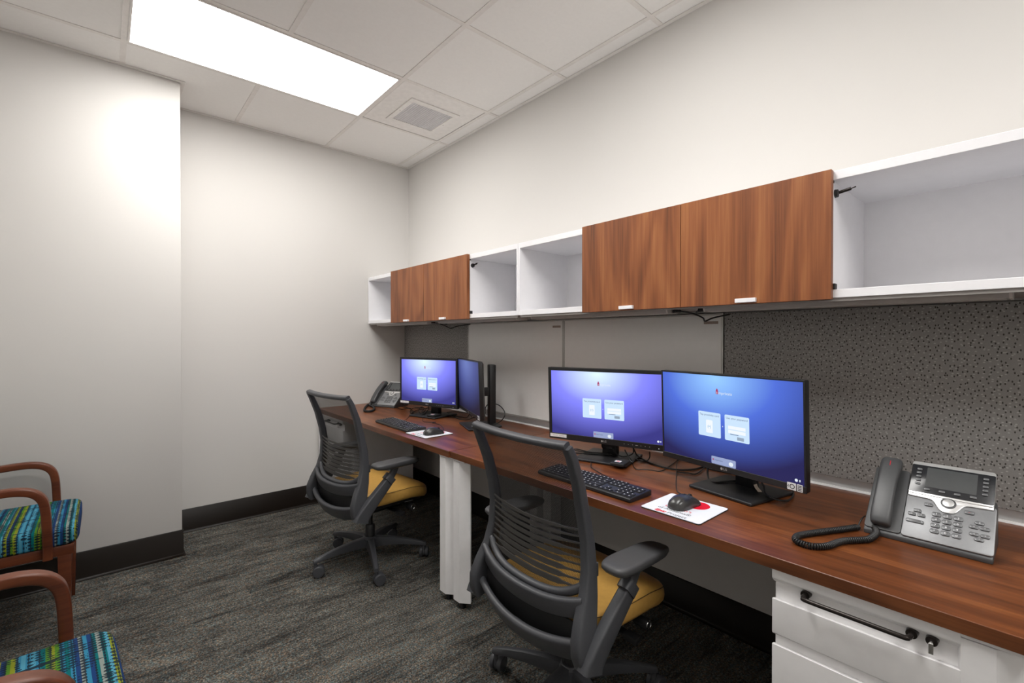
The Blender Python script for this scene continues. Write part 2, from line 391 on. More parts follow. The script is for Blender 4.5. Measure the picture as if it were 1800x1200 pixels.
BP = [(0, 0), (0.017, 0), (0.017, 0.003), (0.011, 0.007), (0.0065, 0.016), (0.006, 0.148), (0.003, 0.1505), (0, 0.1505)]
def baseboard(name, p0, p1, nrm, label):
    p0, p1, nv = Vector(p0), Vector(p1), Vector(nrm)
    return struct(MB().loft([[p + nv * a + Vector((0, 0, b)) for a, b in BP] for p in (p0, p1)]).build(name, 'base', ang=50), label, 'baseboard')
baseboard('baseboard_back', (COLX + 0.017, B, 0), (W, B, 0), (0, -1, 0), 'dark brown vinyl base along the end wall')
m_ = MB()
m_.loft([[Vector((XL, COLY - a, b)) for a, b in BP], [Vector((COLX + a, COLY - a, b)) for a, b in BP], [Vector((COLX + a, B, b)) for a, b in BP]])
struct(m_.build('baseboard_corner', 'base', ang=50), 'dark brown vinyl base wrapping the projecting chase', 'baseboard')
baseboard('baseboard_right', (W, B - 0.017, 0), (W, YF, 0), (-1, 0, 0), 'dark brown vinyl base under the desks')
baseboard('baseboard_left', (XL, YF, 0), (XL, COLY - 0.017, 0), (1, 0, 0), 'dark brown vinyl base behind the guest chairs')

# ceiling: slab, lay-in tiles, tees, wall angle
ceil = struct(box('ceiling', XL - 0.1, W + 0.1, YF - 0.1, B + 0.1, ZC + 0.03, ZC + 0.12, 'dark'), 'suspended ceiling of white lay-in tiles', 'ceiling')
GX = [0.080 + 0.6096 * i for i in range(-2, 4)]; GY = [3.047 - 0.6096 * i for i in range(-1, 10)]
xs = [XL] + [g for g in GX if XL + 0.05 < g < W - 0.03] + [W]; ys = sorted([YF] + [g for g in GY if YF + 0.05 < g < B - 0.06] + [B])
T = 0.012
LIGHT_Y = [3.047 - 0.6096 * k for k in (1, 4, 7)]            # near edges of the three light panels; the last is added fill
def is_light(a, b): return (abs(a[0] - 0.08) < 0.01 or abs(a[1] - 1.299) < 0.01) and (any(abs(b[0] - q) < 0.01 for q in LIGHT_Y)) and a[1] < 1.31 and a[0] > 0.05
def is_vent(a, b): return abs(a[0] - 1.2992) < 0.01 and abs(b[0] - 2.4374) < 0.01
for a in zip(xs, xs[1:]):
    for b in zip(ys, ys[1:]):
        if is_light(a, b) or is_vent(a, b): continue
        x0, x1, y0, y1 = a[0] + 0.003, a[1] - 0.003, b[0] + 0.003, b[1] - 0.003
        if b[1] > COLY and a[0] < COLX:                       # tile cut round the chase
            if a[1] <= COLX: y1 = COLY - 0.002
            else:
                MB().prism([(x0, y0), (x1, y0), (x1, y1), (COLX + 0.002, y1), (COLX + 0.002, COLY - 0.002), (x0, COLY - 0.002)], 'Z', ZC + 0.0032, ZC + 0.020).build('ceiling_tile', 'ceil', ceil, smooth=False); continue
        if y1 - y0 < 0.01: continue
        box('ceiling_tile', x0, x1, y0, y1, ZC + 0.0032, ZC + 0.020, 'ceil', ceil, 0.0015, 1)
def tee(x0, x1, y0, y1):
    o = box('grid_tee', x0, x1, y0, y1, ZC, ZC + 0.003, 'tee', ceil); return o
for g in xs[1:-1]:
    tee(g - T, g + T, YF, B if g > COLX else COLY)
for g in ys[1:-1]:
    for a in zip(xs, xs[1:]):
        if abs(a[0] - 0.08) < 0.01 and is_light(a, (g, 0)) and False: continue
        if abs(a[0] - 0.6896) < 0.01: pass
        tee(a[0] + (T if a[0] > XL else 0), a[1] - (T if a[1] < W else 0), g - T, g + T)
# the tee between the two halves of a light does not exist: it is hidden above the diffuser frame
for n_, (x0, x1, y0, y1) in enumerate([(COLX, W, B - 0.022, B), (W - 0.022, W, YF, B - 0.022), (XL, COLX + 0.022, COLY - 0.022, COLY), (COLX, COLX + 0.022, COLY, B - 0.022), (XL, XL + 0.022, YF, COLY - 0.022)]):
    box('wall_angle', x0, x1, y0, y1, ZC - 0.0015, ZC + 0.0015, 'tee', ceil)
    if n_ < 2 or n_ == 2: pass

def ceiling_light(y0, label):
    x0, x1, y1 = 0.08, 1.2992, y0 + 0.6096
    L = empty('ceiling_light', ((x0 + x1) / 2, (y0 + y1) / 2, ZC), 0, label, 'ceiling light', 'recessed two-by-four ceiling panels')
    hx, hy = (x1 - x0) / 2 - 0.0125, (y1 - y0) / 2 - 0.0125; f = MB()
    for a in ((-hx, hx, -hy, -hy + 0.010), (-hx, hx, hy - 0.010, hy), (-hx, -hx + 0.010, -hy + 0.01, hy - 0.01), (hx - 0.010, hx, -hy + 0.01, hy - 0.01)):
        f.box(a[0], a[1], a[2], a[3], -0.0035, 0.02)
    f.build('frame', 'tee', L, smooth=False)
    box('diffuser', -hx + 0.010, hx - 0.010, -hy + 0.010, hy - 0.010, -0.003, 0.004, 'diffuser', L)
    return L
ceiling_light(LIGHT_Y[0], 'glowing rectangular light panel in the ceiling beside the air vent')
ceiling_light(LIGHT_Y[1], 'glowing rectangular light panel in the ceiling over the nearer task chair')
ceiling_light(LIGHT_Y[2], 'added fill light panel in the ceiling behind the viewpoint')  # unseen panel, added to brighten the near desk and open bay

vent = empty('air_vent', (1.604, 2.742, ZC), 0, 'white square ceiling air vent with a fine slatted grille', 'air vent')
box('face_panel', -0.290, 0.290, -0.290, 0.290, 0.002, 0.010, 'ventmetal', vent, 0.001, 1)
vx0, vx1, vy0, vy1 = -0.135, 0.160, -0.112, 0.168
gf = MB()
for a in ((-0.168, 0.190, -0.152, vy0), (-0.168, 0.190, vy1, 0.204), (-0.168, vx0, vy0, vy1), (vx1, 0.190, vy0, vy1)): gf.box(a[0], a[1], a[2], a[3], -0.005, 0.002)
gfo = gf.build('grille_frame', 'ventmetal', vent, 0.0012, 1)
box('grille_backing', vx0, vx1, vy0, vy1, 0.000, 0.0018, 'ventgrille', vent)
for i in range(20):
    x = vx0 + (i + 0.5) * (vx1 - vx0) / 20
    MB().prism([(x - 0.0055, -0.004), (x + 0.0015, -0.004), (x + 0.0045, 0.0005), (x - 0.0025, 0.0005)], 'Y', vy0, vy1).build('slat', 'ventgrille', vent, smooth=False)
for x, y_ in ((-0.152, 0.03), (0.175, 0.03)): MB().cyl((x, y_, -0.0055), (x, y_, -0.004), 0.004, n=10).build('screw', 'tray', vent)

# ------------------------------------------------------------------ wall panels and rail
PX = 1.974                                                    # front face of the tiles hung behind the desks
ZB, ZT = 0.768, 1.372
def tack_panel(y0, y1, label):
    t = empty('tack_panel', (0, 0, 0), 0, label, 'pinboard', 'fabric wall tiles'); t.location = (PX, (y0 + y1) / 2, ZB)
    h = (y1 - y0) / 2 - 0.002
    box('core', 0.004, 0.03, -h, h, 0.0, ZT - ZB, 'alu', t)
    box('fabric', 0.0, 0.006, -h + 0.001, h - 0.001, 0.001, ZT - ZB - 0.001, 'tack', t, 0.002); return t
tack_panel(2.749, 3.695, 'grey speckled fabric pinboard in the far corner behind the phone and monitor')
tack_panel(-0.30, 0.906, 'grey speckled fabric pinboard behind the large phone with the silver trim')  # low end runs on out of view, with the light-blocking cabinet above
def whiteboard(y0, y1, label):
    t = empty('whiteboard', (PX, (y0 + y1) / 2, ZB), 0, label, 'whiteboard', 'glossy wall tiles'); h = (y1 - y0) / 2 - 0.001
    box('board', 0.0, 0.028, -h + 0.008, h - 0.008, 0.012, ZT - ZB - 0.008, 'board', t)
    f = MB()
    for a in ((-h, -h + 0.008, 0.0, ZT - ZB), (h - 0.008, h, 0.0, ZT - ZB), (-h + 0.008, h - 0.008, 0.0, 0.012), (-h + 0.008, h - 0.008, ZT - ZB - 0.008, ZT - ZB)):
        f.box(-0.003, 0.028, a[0], a[1], a[2], a[3])
    f.build('frame', 'alu', t, 0.001, 1)
    box('maker_mark', -0.0006, 0.0, -h + 0.022, -h + 0.085, ZT - ZB - 0.045, ZT - ZB - 0.033, 'brownprint', t); return t
whiteboard(1.820, 2.749, 'whiteboard panel behind the desk seam, next to the far pinboard')
whiteboard(0.906, 1.820, 'whiteboard panel behind the nearer pair of monitors')
rail = empty('panel_rail', (PX, 1.85, 0.70), 0, 'painted metal rail running along the wall just above the desktops', 'rail')
box('rail_plate', 0.024, 0.043, -2.15, 1.845, 0.0, 0.068, 'wmetal', rail)
MB().prism([(-0.004, 0.0315), (0.005, 0.0315), (0.005, 0.037), (-0.002, 0.037)], 'Y', -2.15, 1.845).build('rail_ledge', 'wmetal', rail)

# ------------------------------------------------------------------ overhead cabinets
CX, CZ0, CZ1 = 1.642, 1.386, 1.764
def cabinet(y0, y1, part_lo, part_hi, doors, label, pulls):
    c = empty('overhead_cabinet', (CX, (y0 + y1) / 2, CZ0), 0, label, 'cabinet', 'white overhead cabinets'); m = (y0 + y1) / 2
    h = (y1 - y0) / 2; D = W - CX - 0.001; Z = CZ1 - CZ0
    box('top_panel', 0, D, -h, h, Z - 0.027, Z, 'lam', c, 0.001, 1); box('bottom_panel', 0, D, -h, h, 0, 0.025, 'lam', c, 0.001, 1)
    box('back_panel', D - 0.012, D, -h + 0.012, h - 0.012, 0.025, Z - 0.027, 'lam', c)
    for s in (-1, 1): box('side_panel', 0, D, s * h, s * (h - 0.012), 0.025, Z - 0.027, 'lam', c)
    for p in (part_lo, part_hi): box('partition', 0.004, D - 0.012, p - m, p - m + 0.018, 0.025, Z - 0.027, 'lam', c, 0.001, 1)
    for (d0, d1), pl in zip(doors, pulls):
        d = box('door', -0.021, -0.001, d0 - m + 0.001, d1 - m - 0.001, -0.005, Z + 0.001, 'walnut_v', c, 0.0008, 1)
        box('door_pull', -0.034, -0.021, pl - m - 0.033, pl - m + 0.033, -0.001, 0.013, 'lam', d, 0.001, 1)
    # damper and bumper on the right face of the lower partition
    p = part_lo - m
    MB().cyl((0.022, p, Z - 0.063), (0.022, p - 0.008, Z - 0.063), 0.0125, 0.0115, 18).build('strut_mount', 'blk', c)
    MB().cyl((0.024, p - 0.010, Z - 0.061), (0.024, p - 0.040, Z - 0.056), 0.0045, 0.005, 12).cyl((0.024, p - 0.040, Z - 0.056), (0.024, p - 0.052, Z - 0.053), 0.0018, None, 8).build('strut_pin', 'handle', c)
    box('door_bumper', -0.003, 0.018, p - 0.0075, p - 0.0005, 0.026, 0.043, 'blk', c, 0.001, 1)
    box('hinge_clip', -0.001, 0.010, p - 0.0015, p + 0.010, Z - 0.034, Z - 0.0275, 'blk', c)
    # grey light-shield strip under the bottom panel
    MB().box(0.006, 0.016, -h + 0.01, h - 0.01, -0.010, 0).box(D - 0.03, D - 0.02, -h + 0.01, h - 0.01, -0.010, 0).box(0.016, D - 0.03, -h + 0.01, h - 0.01, -0.003, 0).build('underside_tray', 'tray', c, smooth=False)
    return c
cabinet(1.838, 3.690, 2.272, 3.262, [(2.767, 3.248), (2.267, 2.767)], 'far overhead cabinet with two walnut doors near the room corner', [3.00, 2.527])
cabinet(-0.300, 1.836, 0.428, 1.372, [(0.906, 1.384), (0.425, 0.906)], 'nearer overhead cabinet with two large walnut doors and an open right bay', [1.143, 0.668])  # right end stretched out of view to keep stray light off the pinboard
def task_light(y0, y1, label):
    t = empty('under_cabinet_light', (CX + 0.02, (y0 + y1) / 2, CZ0 - 0.003), 0, label, 'task light', 'slim task lights under the overhead cabinets'); h = (y1 - y0) / 2
    MB().prism([(0.0, -0.004), (0.008, -0.019), (0.080, -0.019), (0.086, -0.004), (0.086, 0), (0, 0)], 'Y', -h + 0.006, h - 0.006).build('housing', 'tray', t, smooth=False)
    box('lens', 0.016, 0.070, -h + 0.012, h - 0.012, -0.0205, -0.019, 'lens', t)
    for s in (-1, 1): MB().prism([(-0.001, -0.004), (0.007, -0.020), (0.081, -0.020), (0.087, -0.004), (0.087, 0), (-0.001, 0)], 'Y', s * h, s * (h - 0.006)).build('end_cap', 'lens', t, smooth=False)
task_light(2.80, 3.58, 'slim grey light under the far cabinet, at the room corner end')
task_light(1.875, 2.655, 'slim grey light under the far cabinet, at its desk seam end')
task_light(0.985, 1.765, 'slim grey light under the nearer cabinet, on the left')
task_light(0.060, 0.840, 'slim grey light under the nearer cabinet, on the right')
def cord_at(pts, name, label, cat='cord', r=0.003, mat='cable', group=None, n=8):
    o = MB().tube(catmull(pts, 8), r, n).build(name, mat); return tag(o, label, cat, group)
zc_ = CZ0 - 0.016
for yy, lab in ((0.92, 'black cord dangling under the nearer cabinet above the whiteboard edge'), (2.73, 'black cord dangling under the far cabinet above the pinboard edge')):
    c_ = empty('light_cord', (1.70, yy, CZ0 - 0.01), 0, lab, 'cord')
    MB().cyl((0, 0.060, -0.004), (0, 0.030, -0.004), 0.007, 0.006, 10).cyl((0.0, -0.075, -0.004), (0.0, -0.045, -0.004), 0.006, 0.007, 10).build('plug', 'blk', c_)
    MB().tube(catmull([(0, 0.032, -0.004), (0.02, -0.005, -0.012), (0.06, -0.03, -0.030), (0.10, -0.020, -0.042), (0.13, -0.035, -0.030), (0.18, -0.050, -0.020), (0.24, -0.055, -0.012)], 8), 0.003, 8).tube(catmull([(0.0, -0.047, -0.004), (0.03, -0.02, -0.010), (0.08, -0.005, -0.012)], 6), 0.003, 8).build('wire', 'cable', c_)

# ------------------------------------------------------------------ desks
DZ, DT, DX0, DX1 = 0.731, 0.030, 1.226, 1.968
def desk(y0, y1, dx, label, legs):
    d = empty('desk', (DX0 + dx, (y0 + y1) / 2, 0), 0, label, 'desk', 'walnut-topped desks'); h = (y1 - y0) / 2; w = DX1 - DX0 - dx
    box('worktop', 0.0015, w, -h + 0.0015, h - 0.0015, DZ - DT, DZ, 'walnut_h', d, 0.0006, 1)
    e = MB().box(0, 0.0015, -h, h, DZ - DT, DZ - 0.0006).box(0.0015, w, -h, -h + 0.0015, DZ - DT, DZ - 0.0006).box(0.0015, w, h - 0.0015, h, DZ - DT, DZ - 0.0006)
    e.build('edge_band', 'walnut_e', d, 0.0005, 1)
    zt = DZ - DT
    for ly, x0 in legs:                                       # ly: right (low y) end of the post, in world
        a = ly - (y0 + y1) / 2
        post = [(x0, a + 0.040), (x0, a + 0.088), (x0 + 0.026, a + 0.098), (x0 + 0.050, a + 0.085), (x0 + 0.050, a + 0.012), (x0 + 0.036, a)]
        leg = MB().prism(post, 'Z', 0.034, zt - 0.012).build('leg', 'wmetal', d, smooth=False)
        o_ = MB().prism([(x0 + 0.002, a + 0.002), (x0 + 0.002, a + 0.098), (x0 + 0.06, a + 0.098), (x0 + 0.06, a + 0.002)], 'Z', zt - 0.011, zt).build('leg_cap', 'wmetal', leg, 0.001, 1)
        MB().lathe([(0.0, 0.0), (0.013, 0.0), (0.014, 0.004), (0.011, 0.012), (0.0105, 0.036)], (x0 + 0.026, a + 0.050, 0), n=16).build('glide', 'blk', leg)
        rear = [(w - 0.14, a + 0.02), (w - 0.14, a + 0.08), (w - 0.06, a + 0.08), (w - 0.06, a + 0.02)]
        lg = MB().prism(rear, 'Z', 0.034, zt).build('leg', 'wmetal', d, 0.0015, 1)
        MB().lathe([(0.0, 0.0), (0.013, 0.0), (0.014, 0.004), (0.011, 0.012), (0.0105, 0.036)], (w - 0.10, a + 0.05, 0), n=16).build('glide', 'blk', lg)
    return d
desk(1.864, 3.690, 0.0, 'far walnut desk against the end wall, with the two far monitors', [(1.866, 0.008), (3.580, 0.008)])
desk(0.006, 1.862, 0.006, 'nearer walnut desk carrying the large phone', [(1.758, 0.008), (0.022, 0.010)])

def pedestal(y0, y1, label):
    p = empty('drawer_pedestal', (1.240, (y0 + y1) / 2, 0), 0, label, 'drawer unit', 'white drawer pedestals'); h = (y1 - y0) / 2; zt = DZ - DT - 0.001
    box('body', 0.014, 0.545, -h + 0.003, h - 0.003, 0.022, zt, 'wmetal', p, 0.001, 1)
    box('plinth', 0.05, 0.52, -h + 0.02, h - 0.02, 0.0, 0.022, 'blkm', p)
    MB().prism([(0.0, zt), (0.0, zt - 0.022), (0.003, zt - 0.027), (0.0138, zt - 0.036), (0.0138, zt)], 'Y', -h, h).build('top_lip', 'wmetal', p)
    zz = [0.626, 0.538, 0.514, 0.302, 0.278, 0.032]
    for k in range(3):
        a, b = zz[2 * k], zz[2 * k + 1]
        d = MB().prism([(0.0, a), (0.0, b + 0.004), (0.004, b), (0.0138, b), (0.0138, a - 0.003), (0.002, a)], 'Y', -h, h).build('drawer', 'wmetal', p, 0.0008, 1)
        z = a + 0.037 if k == 0 else a - 0.03
        if k == 0:
            hp = [(0.013, 0.096, z), (-0.012, 0.096, z), (-0.022, 0.093, z), (-0.027, 0.084, z), (-0.027, 0.0, z), (-0.027, -0.084, z), (-0.022, -0.093, z), (-0.012, -0.096, z), (0.013, -0.096, z)]
            MB().tube(catmull(hp, 4), 0.0052, 12).cyl((0.0135, 0.096, z), (-0.003, 0.096, z), 0.0105, 0.0095, 18).cyl((0.0135, -0.096, z), (-0.003, -0.096, z), 0.0105, 0.0095, 18).build('handle', 'handle', d)
    lk = MB().cyl((0.0135, -0.127, 0.663), (-0.003, -0.127, 0.663), 0.0105, 0.0095, 18).build('lock', 'handle', p)
    MB().cyl((-0.003, -0.127, 0.663), (-0.012, -0.127, 0.661), 0.004, 0.004, 12).box(-0.014, -0.011, -0.131, -0.123, 0.642, 0.664).build('key', 'chrome', lk, 0.001, 1)
    return p
pedestal(0.110, 0.447, 'white three-drawer pedestal with a black bar handle under the nearer desk')
pedestal(3.205, 3.570, 'white three-drawer pedestal under the far desk by the end wall')

# ------------------------------------------------------------------ task chairs  (local: faces +x, origin on the floor under the column)
UP = [  # z, x, y, section width (y), section depth (x)
    (0.352, -0.205, 0.248, 0.040, 0.062), (0.385, -0.212, 0.248, 0.040, 0.076), (0.42, -0.212, 0.246, 0.040, 0.078), (0.47, -0.198, 0.240, 0.038, 0.068), (0.53, -0.176, 0.231, 0.036, 0.052),
    (0.60, -0.164, 0.223, 0.035, 0.041), (0.68, -0.165, 0.217, 0.034, 0.035), (0.76, -0.179, 0.213, 0.034, 0.032), (0.85, -0.203, 0.217, 0.033, 0.029), (0.93, -0.235, 0.221, 0.030, 0.025), (0.962, -0.252, 0.220, 0.027, 0.022)]
def task_chair(loc, rz, base_deg, axles, label):
    c = empty('task_chair', loc, rz, label, 'chair', 'grey task chairs with tan seats')
    # back frame: two uprights, top rail, chin rail
    f = MB(); prof = rrect(1, 1, 0.18, 3)
    for s in (1, -1):
        f.sweep([(x, s * y, z) for z, x, y, w, d in UP], prof, (1, 0, 0), [(w, d) for z, x, y, w, d in UP])
    tr = [(-0.252 - 0.016 * (1 - (t / 1.0) ** 2) , 0.220 * t, 0.962 + 0.004 * t * t) for t in [i / 10 - 1 for i in range(21)]]
    f.sweep(tr, rrect(0.021, 0.028, 0.008, 3), (1, 0, 0.35))
    ch = [(-0.196 - 0.045 * (1 - t * t), 0.238 * t, 0.475 + 0.028 * abs(t) ** 3) for t in [i / 10 - 1 for i in range(21)]]
    f.sweep(ch, rrect(0.060, 0.022, 0.008, 3), (1, 0, 0.25))
    ch2 = [(-0.180 - 0.045 * (1 - t * t), 0.226 * t, 0.505 + 0.055 * abs(t) ** 4) for t in [i / 10 - 1 for i in range(21)]]
    f.sweep(ch2, rrect(0.026, 0.022, 0.008, 3), (1, 0, 0.4))
    f.build('back_frame', 'char', c, ang=50)
    # breathable mesh
    zs = [0.50 + 0.455 * i / 26 for i in range(27)]; v = []; fc = []
    keys = [(z, x, y) for z, x, y, w, d in UP]
    for z in zs:
        x, y_ = interp(keys, z)
        for j in range(17):
            t = j / 8 - 1; v.append((x + 0.008 - 0.020 * (1 - t * t), y_ * t * 0.97, z))
    for i in range(26):
        for j in range(16): a = i * 17 + j; fc.append((a, a + 1, a + 18, a + 17))
    MB().add(v, fc).build('back_mesh', 'mesh', c)
    # lumbar slats behind the mesh
    for k in range(9):
        z = 0.548 + 0.0205 * k; x, y_ = interp(keys, z); wide = 0.0178 - 0.0010 * k; rings = []
        for j in range(25):
            t = j / 12 - 1; b = 1 - t * t
            fl = 1 if abs(t) < 0.62 else max(0.0, 1 - (abs(t) - 0.62) / 0.06)
            hz = (0.005 + (wide - 0.005) * fl) / 2; th = 0.0022
            xc = x - 0.010 - 0.024 * b; zc2 = z - 0.012 * b
            rings.append([(xc - th, y_ * t, zc2 - hz), (xc + th, y_ * t, zc2 - hz), (xc + th, y_ * t, zc2 + hz), (xc - th, y_ * t, zc2 + hz)])
        MB().loft(rings).build('lumbar_slat', 'slat', c, ang=60)
    # yoke below the back
    yk = [(-0.200 - 0.040 * (1 - t * t), 0.246 * t, 0.352 + 0.036 * abs(t) ** 2.2) for t in [i / 12 - 1 for i in range(25)]]
    y_ = MB().sweep(yk, rrect(0.074, 0.024, 0.010, 3), (1, 0, 0.55))
    y_.sweep([(-0.235, 0, 0.342), (-0.16, 0, 0.325), (-0.08, 0, 0.322)], rrect(0.12, 0.034, 0.012, 3), (0, 0, 1))
    y_.build('yoke', 'char', c, ang=50)
    for s in (1, -1):
        box('height_latch', -0.150, -0.138, s * 0.228, s * 0.238, 0.575, 0.615, 'char', c, 0.002)
    # seat
    S = pillow(-0.195, 0.275, 0.245, [(0.88, 0.368), (0.955, 0.374), (0.99, 0.388), (1.0, 0.404), (0.996, 0.420), (0.982, 0.432), (0.95, 0.441), (0.88, 0.447), (0.7, 0.451), (0.4, 0.452), (0.1, 0.452)], 4.5, 56)
    def water(p):
        t = max(0.0, (p.x - 0.10) / 0.175); u = max(0.0, (-p.x - 0.10) / 0.10)
        return Vector((p.x, p.y * (1 - 0.06 * max(0, -p.x) / 0.2), p.z - 0.036 * t * t + 0.006 * u + 0.008 * (abs(p.y) / 0.245) ** 3 * (1 - min(1, t))))
    S = [[water(p) for p in r] for r in S]
    seat = MB().loft(S).build('seat', 'tan', c, ang=80)
    sm = [water(p) for p in pillow(-0.195, 0.275, 0.245, [(0.984, 0.4322)], 4.5, 72)[0]]
    MB().tube(sm, 0.0014, 6, closed=True).build('seam', 'tandk', seat)
    MB().loft([[water(p) for p in r] for r in pillow(-0.18, 0.25, 0.22, [(0.80, 0.340), (0.95, 0.352), (1.0, 0.372)], 4.5, 40)]).build('seat_pan', 'blkm', c, ang=60)
    rb = [(-0.196 - 0.012 * (1 - t * t), 0.222 * t, 0.392) for t in [i / 8 - 1 for i in range(17)]]
    MB().sweep(rb, rrect(0.112, 0.008, 0.003, 2), (1, 0, 0.05)).build('seat_rear_cover', 'blkm', c, ang=60)
    MB().box(-0.13, 0.12, -0.085, 0.085, 0.290, 0.345).build('tilt_mechanism', 'blkm', c, 0.012)
    kn = MB().cyl((0.135, -0.10, 0.318), (0.135, -0.205, 0.318), 0.009, 0.009, 12).lathe([(0.0, 0), (0.017, 0), (0.019, 0.006), (0.019, 0.046), (0.016, 0.052), (0.0, 0.052)], (0.135, -0.170, 0.318), (0, -1, 0), 20).build('tension_knob', 'blk', c)
    MB().tube([(0.135 + 0.0115 * math.cos(a), -0.2225, 0.318 + 0.0115 * math.sin(a)) for a in [2 * PI * i / 20 for i in range(20)]], 0.0014, 6, closed=True).build('knob_ring', 'chrome', kn)
    MB().box(0.045, 0.075, -0.215, -0.09, 0.300, 0.308).box(0.043, 0.077, -0.235, -0.185, 0.292, 0.312).build('height_lever', 'blk', c, 0.003)
    # arms
    for s in (1, -1):
        ap = [(-0.212, s * 0.268, 0.345), (-0.200, s * 0.270, 0.372), (-0.155, s * 0.274, 0.425), (-0.095, s * 0.277, 0.485), (-0.045, s * 0.280, 0.535)]
        am = MB().sweep(catmull(ap, 4), rrect(0.036, 0.054, 0.007, 3), (1, 0, -0.6), [(1.1 - 0.012 * i, 1.42 - 0.034 * i) for i in range(17)])
        am.sweep([(-0.068, s * 0.280, 0.522), (-0.043, s * 0.280, 0.543)], rrect(0.042, 0.060, 0.012, 3), (1, 0, -0.6))
        a = am.build('armrest', 'char', c, ang=50)
        MB().sweep([(-0.060, s * 0.280, 0.520), (-0.030, s * 0.281, 0.562), (-0.012, s * 0.282, 0.600)], rrect(0.024, 0.036, 0.008, 3), (1, 0, -0.4)).build('arm_post', 'char', a, ang=50)
        P = pillow(-0.150, 0.122, 0.046, [(0.72, 0.590), (0.92, 0.596), (1.0, 0.608), (0.995, 0.616), (0.96, 0.6205), (0.85, 0.622), (0.3, 0.622)], 3.6, 40)
        P = [[Vector((p.x, s * 0.283 + p.y * (1 - 0.12 * (p.x + 0.01) / 0.14), p.z - 0.010 * max(0, (p.x - 0.04) / 0.09) ** 2)) for p in r] for r in P]
        MB().loft(P).build('arm_pad', 'charpad', a, ang=70)
    # gas lift, base, casters
    MB().lathe([(0.014, 0.18), (0.014, 0.30)], n=16).lathe([(0.026, 0.10), (0.026, 0.20), (0.023, 0.205)], n=20).build('gas_lift', 'blk', c)
    MB().lathe([(0.0, 0.075), (0.036, 0.075), (0.042, 0.09), (0.042, 0.128), (0.034, 0.138), (0.0, 0.138)], n=24).build('base_hub', 'char', c)
    for k in range(5):
        a = math.radians(base_deg + 72 * k) - rz; d = Vector((math.cos(a), math.sin(a), 0)); sd = Vector((-d.y, d.x, 0)); st = []
        for r, z0, z1, w in ((0.028, 0.082, 0.135, 0.050), (0.10, 0.088, 0.132, 0.042), (0.18, 0.088, 0.122, 0.036), (0.25, 0.082, 0.108, 0.031), (0.30, 0.074, 0.096, 0.027), (0.315, 0.072, 0.090, 0.022)):
            st.append([d * r + sd * (w / 2 * q) + Vector((0, 0, z)) for q, z in ((-0.9, z0), (0.9, z0), (1, z0 + 0.004), (0.72, z1 - 0.002), (0.4, z1), (-0.4, z1), (-0.72, z1 - 0.002), (-1, z0 + 0.004))])
        MB().loft(st).build('base_leg', 'char', c, ang=50)
        cst = MB().cyl(d * 0.303 + Vector((0, 0, 0.045)), d * 0.303 + Vector((0, 0, 0.082)), 0.0085, None, 12)
        sw = math.radians(axles[k]) - rz; ax = Vector((math.cos(sw), math.sin(sw), 0)); off = Vector((-ax.y, ax.x, 0)) * 0.016
        hc = d * 0.303 + off + Vector((0, 0, 0.0295))
        cst.cyl(hc - ax * 0.006, hc + ax * 0.006, 0.024, None, 20)
        co = cst.build('caster', 'char', c)
        for q in (-1, 1):
            MB().lathe([(0.0, 0.0), (0.024, 0.0), (0.0285, 0.002), (0.0295, 0.006), (0.0295, 0.014), (0.027, 0.018), (0.018, 0.0185), (0.0, 0.0185)], hc + ax * (0.007 * q), ax * q, 24).build('wheel', 'char', co)
    return c
task_chair((1.143, 2.550, 0), math.radians(6.5), -36.5, (-38, 60, 240, 248, 262), 'far grey task chair with tan seat, beside the end wall')
task_chair((1.225, 1.092, 0), math.radians(-1.5), 111.0, (-72, 20, 210, 262, 40), 'nearer grey task chair with tan seat, its mesh back to the viewer')

